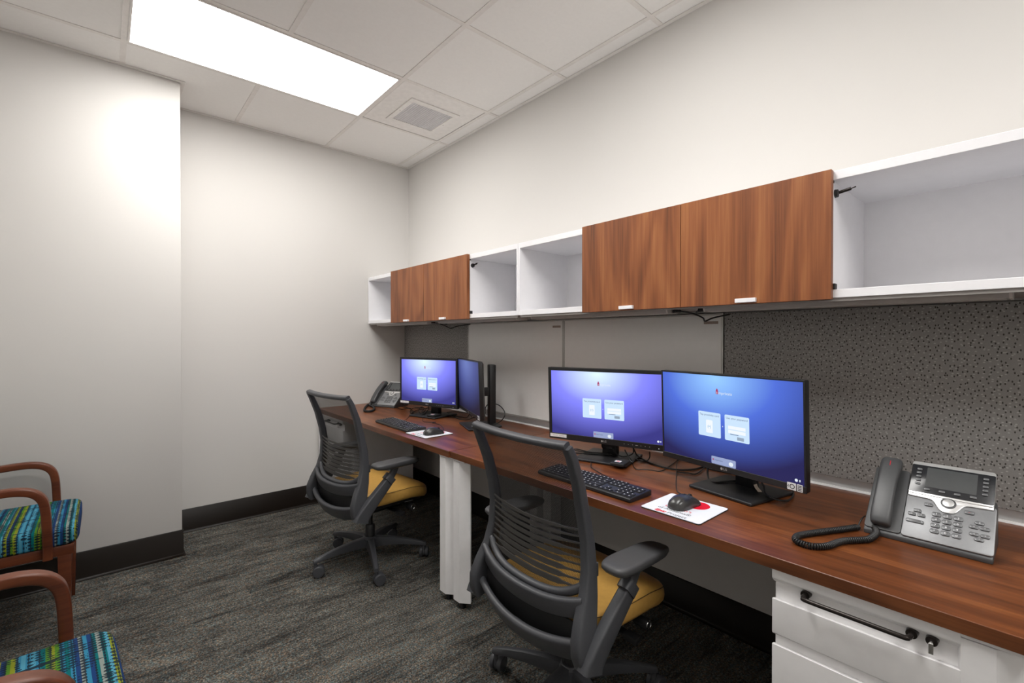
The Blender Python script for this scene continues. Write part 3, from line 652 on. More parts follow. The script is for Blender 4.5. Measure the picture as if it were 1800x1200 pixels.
# ------------------------------------------------------------------ guest chairs (face +x)
def guest_chair(loc, rz, label):
    g = empty('guest_chair', loc, rz, label, 'chair', 'wooden guest chairs with striped seats')
    S = pillow(-0.25, 0.25, 0.246, [(0.95, 0.398), (0.985, 0.402), (1.0, 0.412), (1.0, 0.452), (0.99, 0.462), (0.965, 0.469), (0.92, 0.473), (0.6, 0.478), (0.1, 0.479)], 11, 72)
    MB().loft(S).build('seat', 'stripe', g, ang=60)
    for s in (1, -1):
        box('seat_rail', -0.23, 0.235, s * 0.215, s * 0.238, 0.355, 0.398, 'armwood', g, 0.003)
        pts = [(-0.300, 0.612), (-0.20, 0.634), (-0.08, 0.650), (0.02, 0.657), (0.075, 0.654), (0.115, 0.640), (0.140, 0.612), (0.150, 0.570), (0.154, 0.500), (0.156, 0.42), (0.157, 0.362)]
        path = catmull([(x, s * 0.262, z) for x, z in pts], 5); n = len(path)
        sc = [(1.0, 1.0 - 0.10 * abs(i / n - 0.5)) for i in range(n)]
        refs = []
        MB().sweep(path, rrect(0.030, 0.040, 0.006, 3), (0, 1, 0), None).build('arm', 'armwood', g, ang=50)
        MB().loft([[(0.205 + q[0] * w, s * 0.215 + q[1] * w, z) for q in ((-0.5, -0.5), (0.5, -0.5), (0.5, 0.5), (-0.5, 0.5))] for z, w in ((0, 0.032), (0.398, 0.046))]).build('leg', 'armwood', g, 0.003)
        MB().loft([[(x + q[0] * w, s * 0.215 + q[1] * 0.034, z) for q in ((-0.5, -0.5), (0.5, -0.5), (0.5, 0.5), (-0.5, 0.5))] for z, x, w in ((0, -0.31, 0.03), (0.38, -0.25, 0.05), (0.62, -0.285, 0.045), (0.83, -0.335, 0.03))]).build('leg', 'armwood', g, 0.003)
    box('seat_rail', 0.195, 0.222, -0.215, 0.215, 0.355, 0.398, 'armwood', g, 0.003)
    bk = [[(x + q[0] * 0.045 + 0.03, q[1] * 0.2, z) for q in ((-0.5, -1), (0.5, -1), (0.5, 1), (-0.5, 1))] for z, x in ((0.50, -0.268), (0.62, -0.285), (0.84, -0.338))]
    MB().loft(bk).build('backrest', 'stripe', g, 0.012, 3)
    return g
guest_chair((-0.335, 2.950, 0), 0, 'wood-armed guest chair with striped blue-green seat, against the projecting wall')
guest_chair((-0.217, 1.449, 0), math.radians(4), 'wood-armed guest chair with striped blue-green seat, nearest the viewer')

# ------------------------------------------------------------------ monitors (local: faces -x, origin on the desk under the screen centre)
AX, AZ = (0, -1, 0), (0, 0, 1)
def monitor(loc, rz, w, h, zb, thick_bez, glow, label, neck_off, base_shape, tilt, brand_col, sticker, colname, content=True):
    m = empty('monitor', (loc[0], loc[1], DZ), rz, label, 'monitor', 'black desktop monitors')
    hw = w / 2; bs, bb, bt = thick_bez; D = 0.045 if bb > 0.022 else 0.030; z0 = zb - DZ; z1 = z0 + h; th = math.radians(tilt)
    def tl(o):                                                # lean the head about its lower edge
        me = o.data
        for vv in me.vertices:
            x, z = vv.co.x, vv.co.z - z0; vv.co.x = x * math.cos(th) + z * math.sin(th); vv.co.z = z0 + z * math.cos(th) - x * math.sin(th)
        return o
    sh = MB().loft([[(0.0, a, z0 + h / 2 + b) for a, b in rrect(w, h, 0.005, 2)], [(0.018, a, z0 + h / 2 + b) for a, b in rrect(w, h, 0.005, 2)], [(0.030, a * 0.94, z0 + h / 2 + b * 0.92) for a, b in rrect(w, h, 0.005, 2)], [(D, a * 0.55, z0 + h / 2 - 0.02 + b * 0.55) for a, b in rrect(w, h, 0.03, 2)]])
    tl(sh.build('housing', 'blk', m))
    bz = MB()
    for a in ((-hw, hw, z1 - bt, z1), (-hw, hw, z0, z0 + bb), (-hw, -hw + bs, z0 + bb, z1 - bt), (hw - bs, hw, z0 + bb, z1 - bt)): bz.box(-0.004, 0.0, a[0], a[1], a[2], a[3])
    tl(bz.build('bezel', 'blk', m, 0.0008, 1))
    sw, sh_ = w - 2 * bs, h - bb - bt; szc = z0 + bb + sh_ / 2
    scr = box('screen', -0.0015, -0.0002, -sw / 2, sw / 2, z0 + bb, z1 - bt, screen_mat(colname, sw, sh_, 0.03, z1 - bt - 0.01, *glow), m); tl(scr)
    X = -0.0019
    def q(name, cu, cv, ww, hh, mat, x=X, r=0.004): tl(flat(name, rrect(ww, hh, r, 3), mat, scr, (x, sw / 2 - cu * sw, z1 - bt - cv * sh_), AX, AZ, 0.0002))
    def tx(s, cu, cv, size, mat, x=X - 0.0006, **k): tl(text(s, size, mat, scr, (x, sw / 2 - cu * sw, z1 - bt - cv * sh_), AX, AZ, 'screen_text', **k))
    if content:
     q('screen_card', 0.39, 0.56, 0.088, 0.086, 'M_s'.replace('M_s', 's_white')); q('screen_card', 0.59, 0.56, 0.088, 0.086, 's_white')
     tx('Tap proximity card', 0.39, 0.455, 0.0098, 's_text'); tx('Use your password', 0.59, 0.455, 0.0098, 's_text')
     q('screen_icon', 0.39, 0.585, 0.026, 0.045, 's_white2', X - 0.0003, 0.003); tx('(\u2022)', 0.39, 0.585, 0.014, 's_blue', X - 0.0009)
     q('screen_field', 0.59, 0.555, 0.062, 0.011, 's_white2', X - 0.0003, 0.001); q('screen_field', 0.59, 0.60, 0.062, 0.011, 's_white2', X - 0.0003, 0.001)
     q('screen_button', 0.615, 0.665, 0.024, 0.011, 's_grey', X - 0.0003, 0.001); q('screen_field', 0.572, 0.628, 0.03, 0.002, 's_text', X - 0.0003, 0.0005)
     q('screen_divider', 0.49, 0.56, 0.002, 0.004, 's_logo', X, 0.0008)
     q('screen_logo', 0.452, 0.185, 0.009, 0.013, 's_red', X, 0.001); q('screen_logo', 0.452, 0.155, 0.005, 0.006, 's_red', X, 0.001); q('screen_logo', 0.452, 0.19, 0.0018, 0.008, 's_logo', X - 0.0003, 0.0005)
     tx('imprivata', 0.508, 0.192, 0.0145, 's_logo', X)
     q('screen_widget', 0.49, 0.955, 0.092, 0.026, 's_widget', X, 0.003); tx('imprivata', 0.455, 0.95, 0.0085, 's_text', X - 0.0004); q('screen_widget', 0.415, 0.95, 0.004, 0.006, 's_red', X - 0.0004, 0.001)
     q('screen_widget', 0.545, 0.962, 0.016, 0.014, 's_logo', X - 0.0004, 0.0065)
     q('screen_icon', 0.955, 0.955, 0.009, 0.009, 's_logo', X, 0.004); q('screen_icon', 0.975, 0.955, 0.003, 0.007, 's_logo', X, 0.001)
    # brand on the chin
    zc3 = z0 + bb / 2
    lo = flat('brand_logo', [(0.0045 * math.cos(2 * PI * i / 16), 0.0045 * math.sin(2 * PI * i / 16)) for i in range(16)], brand_col, m, (-0.0042, 0.011, zc3), AX, AZ, 0.0003); tl(lo)
    tl(text('LG', 0.0115, brand_col, m, (-0.0046, -0.003, zc3), AX, AZ, 'brand_lettering', bold=0.0002))
    if thick_bez[1] > 0.02:
        for i in range(7): tl(flat('control_mark', rrect(0.0035 if i != 3 else 0.011, 0.0022, 0.0008, 1), 'alu', m, (-0.0042, -hw * 0.33 - i * 0.018, zc3), AX, AZ, 0.0002))
        tl(flat('power_light', rrect(0.003, 0.003, 0.001, 1), 's_logo', m, (-0.0042, -hw + 0.035, zc3 - 0.003), AX, AZ, 0.0003))
    if sticker == 'label':
        tl(flat('asset_label', rrect(0.083, 0.0145, 0.0005, 1), 'white', m, (-0.0045, hw - 0.047, zc3 + 0.002), AX, AZ, 0.0003))
        for i in range(9):
            if i != 4: tl(flat('label_print', rrect(0.005, 0.0018, 0.0004, 1), 'tray', m, (-0.0049, hw - 0.022 - i * 0.0065, zc3 + 0.002), AX, AZ, 0.0001))
    else:
        s1 = tl(flat('rating_sticker', rrect(0.026, 0.022, 0.001, 1), 'white', m, (-0.0045, -hw + 0.042, zc3 + 0.003), AX, AZ, 0.0003))
        s2 = tl(flat('rating_sticker', rrect(0.016, 0.022, 0.001, 1), 'white', m, (-0.0045, -hw + 0.018, zc3 + 0.003), AX, AZ, 0.0003))
        ring = MB(); o3 = Vector((-0.0050, -hw + 0.040, zc3 + 0.003)); ring.tube([o3 + Vector((0, 0.0065 * math.cos(a), 0.0065 * math.sin(a))) for a in [2 * PI * i / 18 for i in range(18)]], 0.0011, 5, closed=True)
        tl(ring.build('sticker_print', 'ink', m)); tl(flat('sticker_print', [(-0.012, 0), (-0.007, 0.006), (-0.009, 0), (-0.007, -0.006)][::-1], 'ink', m, (-0.0049, -hw + 0.042, zc3 + 0.003), AX, AZ, 0.0001))
        for i in range(4): tl(flat('sticker_print', rrect(0.011, 0.0026, 0.0004, 1), 'ink', m, (-0.0049, -hw + 0.018, zc3 - 0.004 + i * 0.0045), AX, AZ, 0.0001))
    # stand
    nx = neck_off
    if base_shape == 'tall':
        MB().box(nx - 0.02, nx + 0.02, -0.029, 0.029, 0.008, 0.375).build('stand_column', 'blk', m, 0.006)
        MB().box(D - 0.004, nx - 0.018, -0.022, 0.022, 0.185, 0.235).build('stand_arm', 'blk', m, 0.003)
        pts = [(nx - 0.175, 0.125), (nx - 0.175, -0.125), (nx - 0.02, -0.115), (nx + 0.045, -0.07), (nx + 0.045, 0.07), (nx - 0.02, 0.115)]
    else:
        MB().box(nx - 0.018, nx + 0.018, -0.035, 0.035, 0.008, 0.20).build('stand_column', 'blk', m, 0.006)
        MB().box(D - 0.006, nx - 0.016, -0.03, 0.03, 0.11, 0.17).build('stand_arm', 'blk', m, 0.003)
        pts = [(nx - 0.145, 0.120), (nx - 0.145, -0.120), (nx + 0.085, -0.120), (nx + 0.085, 0.120)]
        if base_shape == 'plate': pts = [(nx - 0.165, 0.118), (nx - 0.165, -0.118), (nx + 0.07, -0.125), (nx + 0.07, 0.125)]
    MB().prism(pts, 'Z', 0.0, 0.0115).build('stand_base', 'blk', m, 0.0045, 3)
    return m
G_A = ((0.74, 0.92, 1.0), (0.235, 0.245, 1.0), (0.040, 0.038, 0.22), 1.1)
G_B = ((0.30, 0.58, 1.0), (0.075, 0.15, 0.66), (0.016, 0.015, 0.085), 1.1)
G_C = ((0.15, 0.21, 0.52), (0.055, 0.075, 0.27), (0.012, 0.010, 0.035), 0.85)  # edge-on screen: dimming of the grazing view is put into its colours
monitor((1.662, 2.785), math.radians(15.5), 0.530, 0.330, 0.803, (0.0145, 0.026, 0.0145), G_A, 'lit monitor beside the far phone, showing two login cards', 0.085, 'low', 0.0, 'alu', 'label', 'screen_glow_far')
monitor((1.656, 2.294), math.radians(-22.2), 0.540, 0.325, 0.812, (0.006, 0.020, 0.006), G_C, 'monitor seen edge-on with its tall black stand column showing', 0.140, 'tall', -2.0, 'alu', 'sticker', 'screen_glow_edge', False)
monitor((1.648, 1.276), math.radians(16.6), 0.540, 0.330, 0.803, (0.0145, 0.026, 0.0145), G_A, 'lit monitor on the nearer desk with a white label at its lower left', 0.075, 'low', -2.5, 'alu', 'label', 'screen_glow_near')
monitor((1.600, 0.727), math.radians(-9.8), 0.530, 0.335, 0.808, (0.006, 0.020, 0.006), G_B, 'blue lit monitor standing nearest the large phone, with rating stickers', 0.125, 'plate', -2.0, 'tray', 'sticker', 'screen_glow_phone')

# ------------------------------------------------------------------ keyboards (local: long axis y, front -x)
key_cache = {}
def keyboard(loc, rz, label, cable):
    k = empty('keyboard', (loc[0], loc[1], DZ), rz, label, 'keyboard', 'black wired keyboards')
    L, Dp = 0.435, 0.122
    body = MB().prism([(-Dp / 2, 0.002), (-Dp / 2, 0.012), (-Dp / 2 + 0.004, 0.0145), (Dp / 2 - 0.004, 0.0205), (Dp / 2, 0.018), (Dp / 2, 0.001), (-Dp / 2 + 0.01, 0.0)], 'Y', -L / 2, L / 2).build('case', 'blk', k, 0.0015, 1)
    P = 0.01905 * (0.422 / 0.43)
    rows = [[(0, 1)] + [(2 + i, 1) for i in range(4)] + [(6.5 + i, 1) for i in range(4)] + [(11 + i, 1) for i in range(4)] + [(15.25 + i, 1) for i in range(3)],
            [(i, 1) for i in range(13)] + [(13, 2)] + [(15.25 + i, 1) for i in range(3)] + [(18.5 + i, 1) for i in range(4)],
            [(0, 1.5)] + [(1.5 + i, 1) for i in range(12)] + [(13.5, 1.5)] + [(15.25 + i, 1) for i in range(3)] + [(18.5 + i, 1) for i in range(4)],
            [(0, 1.75)] + [(1.75 + i, 1) for i in range(11)] + [(12.75, 2.25)] + [(18.5 + i, 1) for i in range(3)],
            [(0, 2.25)] + [(2.25 + i, 1) for i in range(10)] + [(12.25, 2.75)] + [(16.25, 1)] + [(18.5 + i, 1) for i in range(3)] + [(21.5, 1)],
            [(0, 1.25), (1.25, 1.25), (2.5, 1.25), (3.75, 6.25), (10, 1.25), (11.25, 1.25), (12.5, 1.25), (13.75, 1.25)] + [(15.25 + i, 1) for i in range(3)] + [(18.5, 2), (20.5, 1), (21.5, 1)]]
    leg = MB()
    for r, row in enumerate(rows):
        x = Dp / 2 - 0.012 - r * 0.0187; zt = 0.0148 + (x + Dp / 2) / Dp * 0.0055
        for a, w in row:
            yc = L / 2 - 0.0085 - (a + w / 2) * P
            if w not in key_cache:
                hw = w * P / 2 - 0.0008
                o = MB().loft([[(sx * 0.0083, sy * hw, 0) for sx, sy in ((-1, -1), (1, -1), (1, 1), (-1, 1))], [(sx * 0.0070, sy * (hw - 0.0014), 0.0038) for sx, sy in ((-1, -1), (1, -1), (1, 1), (-1, 1))]]).build('key', 'blkm', k, smooth=False)
                key_cache[w] = o.data
            else:
                o = bpy.data.objects.new('key', key_cache[w]); COL.objects.link(o); o.parent = k
            o.location = (x, yc, zt - 0.001)
            if not (r == 5 and w > 2.5):
                leg.add([(x + a_, yc + b_, zt + 0.00305) for a_, b_ in ((-0.0005, -0.0002), (0.0040, -0.0002), (0.0040, 0.0034), (-0.0005, 0.0034))], [(0, 1, 2, 3)])
    leg.build('key_legends', 'legend', k, smooth=False)
    world_child(MB().tube(catmull(cable, 8), 0.0019, 6).build('cable', 'cable'), k)
    return k
def dk(pts, z=DZ + 0.003): return [onz(u, v, z if len(r) == 0 else DZ + r[0]) for u, v, *r in pts]
keyboard((1.345, 1.106), math.radians(-1.0), 'black keyboard on the nearer desk, in front of the lit monitor with the white label',
         dk([(1070, 839, .012), (1056.6, 832), (1039.5, 821), (1038.5, 812.6), (1028.5, 801.6), (1035, 798, .010), (1055, 796.5, .013), (1072, 794, .014)]))
keyboard((1.352, 2.595), math.radians(-1.5), 'black keyboard on the far desk, in front of the far phone and monitor',
         dk([(711, 739, .012), (716, 735), (719.6, 731), (726, 724), (735, 720), (745, 719)]))

# ------------------------------------------------------------------ mouse pads and mice
def mouse_pad(loc, rz, w, d, label, full):
    p = empty('mouse_pad', (loc[0], loc[1], DZ), rz, label, 'mouse pad', 'white printed mouse pads')
    MB().prism([(b, a) for a, b in rrect(w, d, 0.008, 3)], 'Z', 0.0, 0.0028).build('foam', 'padedge', p)
    MB().prism([(b, a) for a, b in rrect(w - 0.0012, d - 0.0012, 0.008, 3)], 'Z', 0.0028, 0.0040).build('printed_top', 'padtop', p)
    ax, ay = (0, -1, 0), (1, 0, 0); Z = 0.0041
    flat('red_disc', [(0.037 * math.cos(2 * PI * i / 40), 0.037 * math.sin(2 * PI * i / 40)) for i in range(40)], 'red', p, (0.046, -0.020 if full else -0.02, Z), ax, ay, 0.0002)
    text("Children\u2019s", 0.0215, 'red', p, (-0.028, 0.004, Z + 0.0003), ax, ay, 'print_text')
    text('of Alabama\u00ae', 0.0205, 'ink', p, (-0.054, 0.004, Z + 0.0003), ax, ay, 'print_text')
    text('Epic', 0.0215, 'red', p, (-0.080, 0.035, Z + 0.0003), ax, ay, 'print_text', bold=0.0008, shear=0.25)
    text('Project', 0.0215, 'ink', p, (-0.080, -0.020, Z + 0.0003), ax, ay, 'print_text')
    return p
mouse_pad((1.372, 0.752), 0.0, 0.196, 0.188, 'white mouse pad with a red disc under the mouse on the nearer desk', True)
mouse_pad((1.372, 2.283), math.radians(3), 0.204, 0.186, 'white mouse pad with a red disc on the far desk, by the desk seam', True)
def mouse(loc, rz, label, cable):
    m = empty('mouse', (loc[0], loc[1], DZ + 0.0042), rz, label, 'mouse', 'black wired mice')   # local: front +x
    st = []
    for t, hw, hh in ((-0.056, 0.010, 0.010), (-0.052, 0.021, 0.020), (-0.042, 0.0275, 0.0295), (-0.025, 0.0305, 0.0370), (-0.005, 0.0300, 0.0390), (0.015, 0.0280, 0.0360), (0.032, 0.0275, 0.0285), (0.046, 0.0270, 0.0205), (0.054, 0.0245, 0.0150), (0.057, 0.019, 0.0110)):
        st.append([(t, hw * math.copysign(abs(math.cos(a)) ** 0.75, math.cos(a)) * (1.0 if math.sin(a) < 0.3 else 0.98), max(0.0008, hh * max(0, math.sin(a)) ** 0.8)) for a in [PI * i / 14 for i in range(15)]] + [(t, -hw * 0.9, 0.0006), (t, hw * 0.9, 0.0006)])
    MB().loft(st).build('shell', 'mouse', m, ang=70)
    MB().cyl((0.030, -0.0032, 0.0255), (0.030, 0.0032, 0.0255), 0.0085, None, 18).build('scroll_wheel', 'blkm', m)
    MB().tube([(-0.005 + 0.052 * t, 0.0, 0.0392 - 0.0265 * max(0, t) ** 1.8) for t in [0.1 + i / 10 for i in range(9)]], 0.0007, 5).build('button_split', 'blkm', m)
    world_child(MB().tube(catmull(cable, 8), 0.0018, 6).build('cable', 'cable'), m)
    return m
mouse((1.378, 0.757), math.radians(-8), 'black mouse on the nearer white mouse pad', [Vector((1.434, 0.749, DZ + 0.012))] + dk([(1196, 867), (1190, 862), (1188.5, 850), (1189, 830), (1189.5, 815), (1193, 807), (1180, 817), (1161.7, 827.5), (1146, 826), (1131, 824.5), (1118, 824), (1111, 814), (1106, 803, .014), (1100, 795, .02)]))
mouse((1.372, 2.240), math.radians(-6), 'black mouse on the far white mouse pad', [Vector((1.428, 2.234, DZ + 0.012))] + dk([(779, 752), (772, 746), (760, 743), (766, 741.8), (752, 741.8), (744, 740.5), (743, 735), (747, 728, .014), (752, 722, .016)]))

# ------------------------------------------------------------------ desk phones (local: front edge at x=0, faces -x, y lateral, origin on desk)
def pw(loc, rz, q): return Matrix.Translation((loc[0], loc[1], DZ)) @ Matrix.Rotation(rz, 4, 'Z') @ q
PHA = math.radians(43)
def ph(u, v, hgt=0.0):
    """u along +y (left seen from the front), v up the sloped face, hgt off the face"""
    return Vector((0.006 + v * math.cos(PHA) - hgt * math.sin(PHA), u, 0.016 + v * math.sin(PHA) + hgt * math.cos(PHA)))
PUX, PUY = (0, -1, 0), (math.cos(PHA), 0, math.sin(PHA))
def phone(loc, rz, label, cord, cord_group=None):
    p = empty('desk_phone', (loc[0], loc[1], DZ), rz, label, 'phone', 'office desk phones')
    YR, YL = -0.126, 0.126
    MB().prism([(0.0, 0.0), (0.0, 0.012), (0.004, 0.0155), (0.106, 0.112), (0.125, 0.118), (0.150, 0.108), (0.170, 0.0)], 'Y', YR + 0.001, YL - 0.001).build('body', 'phone', p, 0.003)
    def slab(name, pts, h0, h1, mat, parent=p, bev=0.0015):
        return MB().loft([[ph(a, b, h0) for a, b in pts], [ph(a, b, h1) for a, b in pts]]).build(name, mat, parent, bev, 2)
    YC = 0.046                                                # right edge of the cradle strip
    slab('face_plate', [(a + (YR + YC) / 2, b + 0.066) for a, b in rrect(YC - YR, 0.134, 0.007, 3)], 0.0, 0.006, 'phoneface')
    slab('cradle', [(a + (YL + YC) / 2, b + 0.100) for a, b in rrect(YL - YC - 0.002, 0.200, 0.008, 3)], -0.004, 0.005, 'phone')
    # silver swoosh below the display, then the display head
    yc = (YR + YC) / 2 + 0.002; hw = (YC - YR) / 2 - 0.004; sw = []
    for i in range(31):
        t = -1 + 2 * i / 30; sw.append((yc - hw * t, 0.1225 - 0.030 * math.exp(-(t / 0.30) ** 4) - 0.004 * (1 - abs(t))))
    sw += [(yc - hw, 0.150), (yc + hw, 0.150)]
    slab('silver_trim', sw[::-1], 0.004, 0.0105, 'silver', p, 0.001)
    slab('display_head', [(a + yc, b + 0.1815) for a, b in rrect(2 * hw + 0.002, 0.106, 0.007, 3)], -0.004, 0.0125, 'silver')
    hd = slab('display_bezel', [(a + yc, b + 0.1785) for a, b in rrect(2 * hw + 0.0012, 0.089, 0.003, 2)], 0.0120, 0.0135, 'phbezel', p, 0.0005)
    slab('display_screen', [(a + yc, b + 0.186) for a, b in rrect(0.100, 0.063, 0.001, 1)], 0.0134, 0.0140, 'phscreen', hd, 0)
    def key(a, b, w, h, lab=None, mat='phonekey', h0=0.006, h1=0.0095, size=0.0075, lm='white', name='key'):
        k = slab(name, [(x + a, y + b) for x, y in rrect(w, h, min(w, h) * 0.28, 2)], h0, h1, mat, p, 0.0006)
        if lab: text(lab, size, lm, k, ph(a, b, h1 + 0.0003), PUX, PUY, 'key_print')
        return k
    for i in range(5):
        for s in (-1, 1): key(yc + s * 0.0655, 0.160 + i * 0.0118, 0.0105, 0.0062, None, 'phonekey', 0.0134, 0.0165, name='line_key')
    for i in range(4): key(yc + 0.045 - i * 0.030, 0.1455, 0.0125, 0.0062, None, 'phonekey', 0.0134, 0.0165, name='soft_key')
    nav = MB().loft([[ph(yc + 0.0155 * math.cos(a), 0.1165 + 0.0155 * math.sin(a), h) for a in [2 * PI * i / 32 for i in range(32)]] for h in (0.0100, 0.0125)]).build('navigation_ring', 'phone', p, 0.0008)
    MB().loft([[ph(yc + 0.0115 * math.cos(a), 0.1165 + 0.0115 * math.sin(a), h) for a in [2 * PI * i / 32 for i in range(32)]] for h in (0.0120, 0.0137)]).build('select_button', 'silver', nav, 0.0006)
    key(yc + 0.038, 0.1035, 0.0170, 0.0092, '\u21b6'); key(yc - 0.040, 0.1035, 0.0180, 0.0092, '\u2013', lm='red')
    for r in range(4):
        for c in range(3): key(yc + 0.0200 - c * 0.0208, 0.079 - r * 0.0165, 0.0172, 0.0118, '123456789*0#'[r * 3 + c], size=0.0085)
    for a, b, t in ((0.058, 0.079, '\u2709'), (0.068, 0.0665, 'o'), (0.049, 0.0665, '=')): key(yc + a, b, 0.0158, 0.0088, t, size=0.006)
    for a, b, t in ((-0.0600, 0.079, 'II'), (-0.0505, 0.066, '<'), (-0.0700, 0.066, '+'), (-0.0520, 0.046, 'o'), (-0.0715, 0.046, '<'), (-0.0615, 0.034, '^')): key(yc + a, b, 0.0165, 0.0088, t, size=0.006)
    vk = key(yc + 0.060, 0.046, 0.0360, 0.0090, None); text('\u2013', 0.007, 'white', vk, ph(yc + 0.073, 0.046, 0.0098), PUX, PUY, 'key_print'); text('+', 0.007, 'white', vk, ph(yc + 0.046, 0.046, 0.0098), PUX, PUY, 'key_print')
    # handset lying in the cradle
    hc = (YL + YC) / 2 + 0.003; st = []
    for v, hgt, wv, tk in ((0.008, 0.018, 0.034, 0.018), (0.012, 0.022, 0.043, 0.026), (0.024, 0.026, 0.047, 0.030), (0.045, 0.030, 0.046, 0.022), (0.075, 0.034, 0.044, 0.018), (0.110, 0.036, 0.044, 0.018), (0.145, 0.036, 0.045, 0.020), (0.175, 0.033, 0.048, 0.026), (0.200, 0.030, 0.050, 0.034), (0.214, 0.027, 0.049, 0.034), (0.221, 0.023, 0.043, 0.026)):
        st.append([ph(hc + a, v, hgt - tk / 2 + b + 0.006) for a, b in rrect(wv, tk, tk * 0.38, 4)])
    hs = MB().loft(st).build('handset', 'phone', p, ang=60)
    flat('handset_light', rrect(0.0012, 0.016, 0.0004, 1), 'red', hs, ph(hc, 0.196, 0.0375), PUX, PUY, 0.0006)
    # coiled cord
    path = catmull(cord, 14); L = [0.0]
    for a, b in zip(path, path[1:]): L.append(L[-1] + (b - a).length)
    turns = L[-1] / 0.0056; N = int(turns * 10); pts = []; k = 0; ref = Vector((0, 0, 1))
    for i in range(N + 1):
        s = L[-1] * i / N
        while k < len(L) - 2 and L[k + 1] < s: k += 1
        q = (s - L[k]) / max(1e-9, L[k + 1] - L[k]); c0 = path[k].lerp(path[k + 1], q); t = (path[k + 1] - path[k]).normalized()
        sd = t.cross(Vector((0, 0, 1)));  sd = sd.normalized() if sd.length > 1e-3 else Vector((1, 0, 0)); up = sd.cross(t)
        a = 2 * PI * turns * i / N; pts.append(c0 + (sd * math.cos(a) + up * math.sin(a)) * 0.0064)
    world_child(MB().tube(pts, 0.0023, 6).build('handset_cord', 'cable'), p)
    e0 = path[-1]; e1 = pw(loc, rz, Vector((0.050, 0.128, 0.030)))
    world_child(MB().tube(catmull([e0, e0.lerp(e1, 0.35) + Vector((0, 0, 0.010)), e0.lerp(e1, 0.75) + Vector((0, 0, 0.008)), e1], 6), 0.0019, 6).build('cord_lead', 'cable'), p)
    return p
pl = (1.576, 0.210)
phone(pl, 0.0, 'large desk phone with silver trim on the nearer desk, right of the monitors',
      [Vector((1.592, 0.316, DZ + 0.020)), Vector((1.560, 0.303, DZ + 0.013)), Vector((1.510, 0.309, DZ + 0.0085))] + dk([(1505, 949), (1480, 951), (1455, 959), (1432, 960), (1410, 955), (1398.5, 949), (1404, 941), (1440, 935), (1480, 930), (1508, 926)], DZ + 0.0085))
pl1, pr1 = (1.617, 3.403), math.radians(23.5)
phone(pl1, pr1, 'dark desk phone in the far corner beside the end wall',
      [pw(pl1, pr1, Vector((0.012, 0.10, 0.024))), pw(pl1, pr1, Vector((-0.02, 0.098, 0.014)))] + dk([(655, 714), (658, 719), (650, 722.5), (641, 721.5), (642, 716), (647, 711)], DZ + 0.009))

# ------------------------------------------------------------------ badge readers and loose cables
def reader(loc, rz, label):
    r = empty('badge_reader', (loc[0], loc[1], DZ + 0.0118), rz, label, 'card reader', 'black badge readers on the stand bases')
    MB().box(-0.040, 0.040, -0.030, 0.030, 0.0, 0.0135).build('case', 'blkm', r, 0.004, 3)
    flat('sticker', rrect(0.026, 0.024, 0.001, 1), 'white', r, (-0.008, 0.006, 0.0136), AX, (1, 0, 0), 0.0003)
    flat('sticker_mark', rrect(0.014, 0.010, 0.003, 2), 'red', r, (-0.008, 0.006, 0.0140), AX, (1, 0, 0), 0.0002)
reader((1.612, 1.168), math.radians(16), 'small black badge reader with a red and white sticker under the nearer lit monitor')
reader((1.668, 2.712), math.radians(16), 'small black badge reader with a red and white sticker under the far monitor')
def cable(pts, label, r=0.003): return cord_at(pts, 'cable', label, 'cable', r, 'cable')
cable(dk([(1113, 786, .05), (1116, 793, .03), (1121, 801, .012), (1135, 809.5), (1155, 818), (1178, 823.5), (1200, 825.7), (1222, 824), (1240, 819), (1256, 821), (1270, 823, .02)], DZ + 0.004), 'thick black cable sagging from the white-label monitor towards the blue monitor', 0.0034)
cable(dk([(1176, 794.7, .04), (1190, 800, .02), (1207, 805.5, .012), (1222, 808, .008), (1232, 815), (1245, 823), (1272, 829), (1292, 833), (1312, 835.5)], DZ + 0.004), 'black cable passing behind the gap between the nearer monitors', 0.003)
cable(dk([(1243, 812, .045), (1243.5, 822, .03), (1244, 834, .012), (1247, 844, .008), (1256, 848, .012), (1272, 846.5, .015), (1294, 845, .016), (1312, 847, .016)], DZ + 0.004), 'black power cable hanging in front of the left edge of the blue monitor stand', 0.0033)
mc = empty('tagged_cable', onz(1343, 860, DZ + 0.013), 0, 'looped black cable with a paper tag beside the blue monitor stand', 'cable')
world_child(MB().tube(catmull(dk([(1338, 846, .045), (1343, 855, .03), (1346, 867, .018), (1361, 876.5, .0155), (1381, 880, .010), (1392, 874.5, .006), (1394.5, 866, .006), (1390, 856, .012), (1376, 848, .03)]), 8), 0.0033, 8).build('wire', 'cable'), mc)
tg = dk([(1326, 845, .030), (1329, 855, .022), (1336, 864, .017)]); w_ = onz(1333, 862, DZ + 0.02) - onz(1325, 866, DZ + 0.02)
world_child(MB().sweep(catmull(tg, 4), rrect(0.013, 0.0012, 0.0005, 1), (-0.6, -0.5, 0.6)).build('paper_tag', 'tagpaper'), mc)
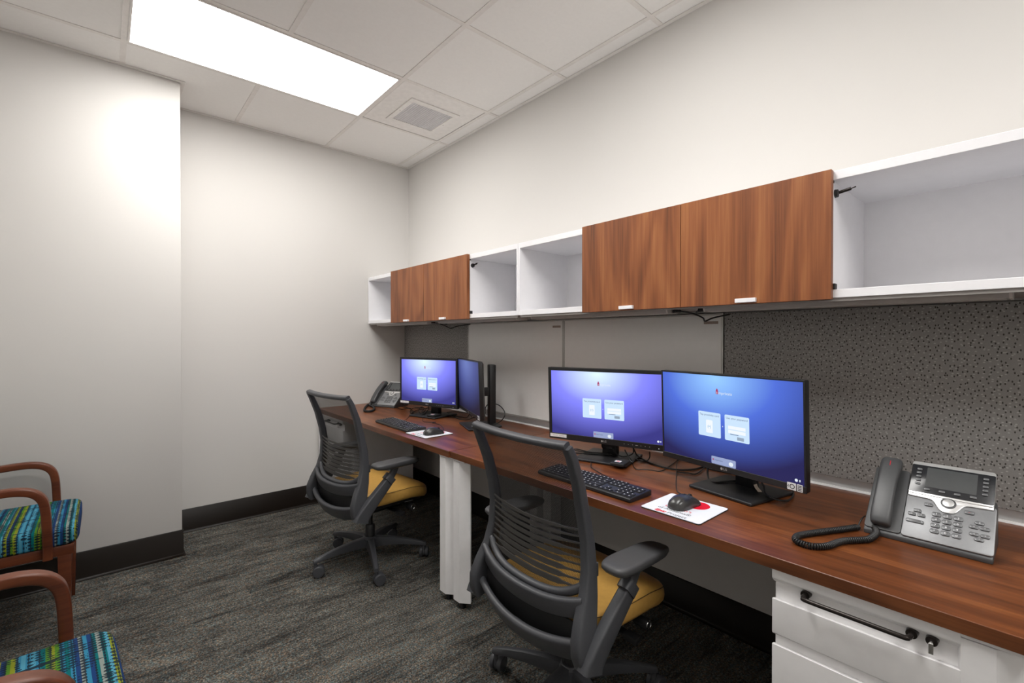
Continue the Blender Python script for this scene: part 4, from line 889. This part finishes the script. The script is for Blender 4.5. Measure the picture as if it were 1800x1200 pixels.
for i, (pts, lab) in enumerate([
    ([(1006, 795, .004), (1004.5, 791, .006), (1014, 789, .012), (1033, 793.5, .016), (1055, 797, .016), (1078, 800, .016)], 'thin black cable looping out left of the white-label monitor stand'),
    ([(1075, 798, .02), (1052, 797.5, .016), (1030, 796.5, .014), (1012, 795.8, .006), (1006, 793, .006), (1012, 791.5, .010), (1036, 795, .016), (1068, 796, .02)], 'second black cable doubled back beside the white-label monitor stand'),
    ([(1075, 785, .06), (1080, 794, .035), (1090, 801, .018), (1100, 802, .018), (1112, 797, .03), (1114, 788, .05)], 'black cable drooping below the white-label monitor neck'),
    ([(1058, 779, .065), (1059, 786, .045), (1066, 788, .04), (1078, 788, .045)], 'short black cable with a plug at the white-label monitor neck'),
    ([(1142, 794, .045), (1142, 803, .02), (1138, 809, .006), (1128, 810, .006), (1116, 806, .016)], 'black cable curling right of the white-label monitor base'),
    ([(1098, 790, .05), (1103, 799, .03), (1108, 806, .016), (1113, 812, .010), (1108, 810, .014), (1104, 801, .03)], 'knotted black cable ends right of the nearer badge reader'),
    ([(1241, 818, .01), (1225, 832), (1208, 831), (1190, 829)], 'thin black wire lying on the nearer desk between the monitors'),
    ([(704, 706, .05), (710, 712, .02), (718, 717, .008), (732, 717, .006), (748, 718, .008), (756, 719, .014)], 'black cable running from the far phone to the far monitor'),
    ([(700, 712, .01), (712, 716), (724, 720), (727, 725), (723, 728), (721, 722), (728, 717, .012), (742, 716, .02)], 'black cable tangled beside the far phone'),
    ([(752, 712, .06), (753, 719, .03), (748, 724, .018), (744, 728, .016), (741, 724, .022), (747, 718, .03), (757, 716, .04)], 'black cable knotted under the far monitor'),
    ([(786, 724.5, .03), (797, 723.5, .02), (810, 724, .012), (822, 726, .008)], 'black cable running from the far monitor to the edge-on monitor'),
    ([(785, 730, .01), (806, 732), (820, 733.5), (826, 728, .02), (830, 734), (836, 732, .014), (838, 739)], 'coiled black cable in front of the edge-on monitor'),
    ([(788, 727, .012), (806, 736), (822, 737), (834, 734, .01), (845, 738, .012)], 'lower black cable lying between the two far monitors'),
    ([(742, 729, .014), (736, 722, .02), (741, 715, .035), (748, 720, .02), (740, 727, .016)], 'looped black cable on the far monitor base'),
    ([(697, 716), (706, 719), (714, 717.5), (722, 718)], 'short black cable behind the far phone')]):
    cable(dk(pts, DZ + 0.004), lab, 0.0026)
cable([onx(853, 727, 1.74), onx(853.5, 716, 1.755), onx(860, 709.5, 1.785), onx(872, 710, 1.80), onx(881, 715, 1.80), onx(887, 724, 1.80), onx(886, 733, 1.79), onx(878, 741.5, 1.78), onz(866, 746, DZ + 0.020), onz(856, 748.5, DZ + 0.016)], 'black cable arching round the tall stand column of the edge-on monitor', 0.003)
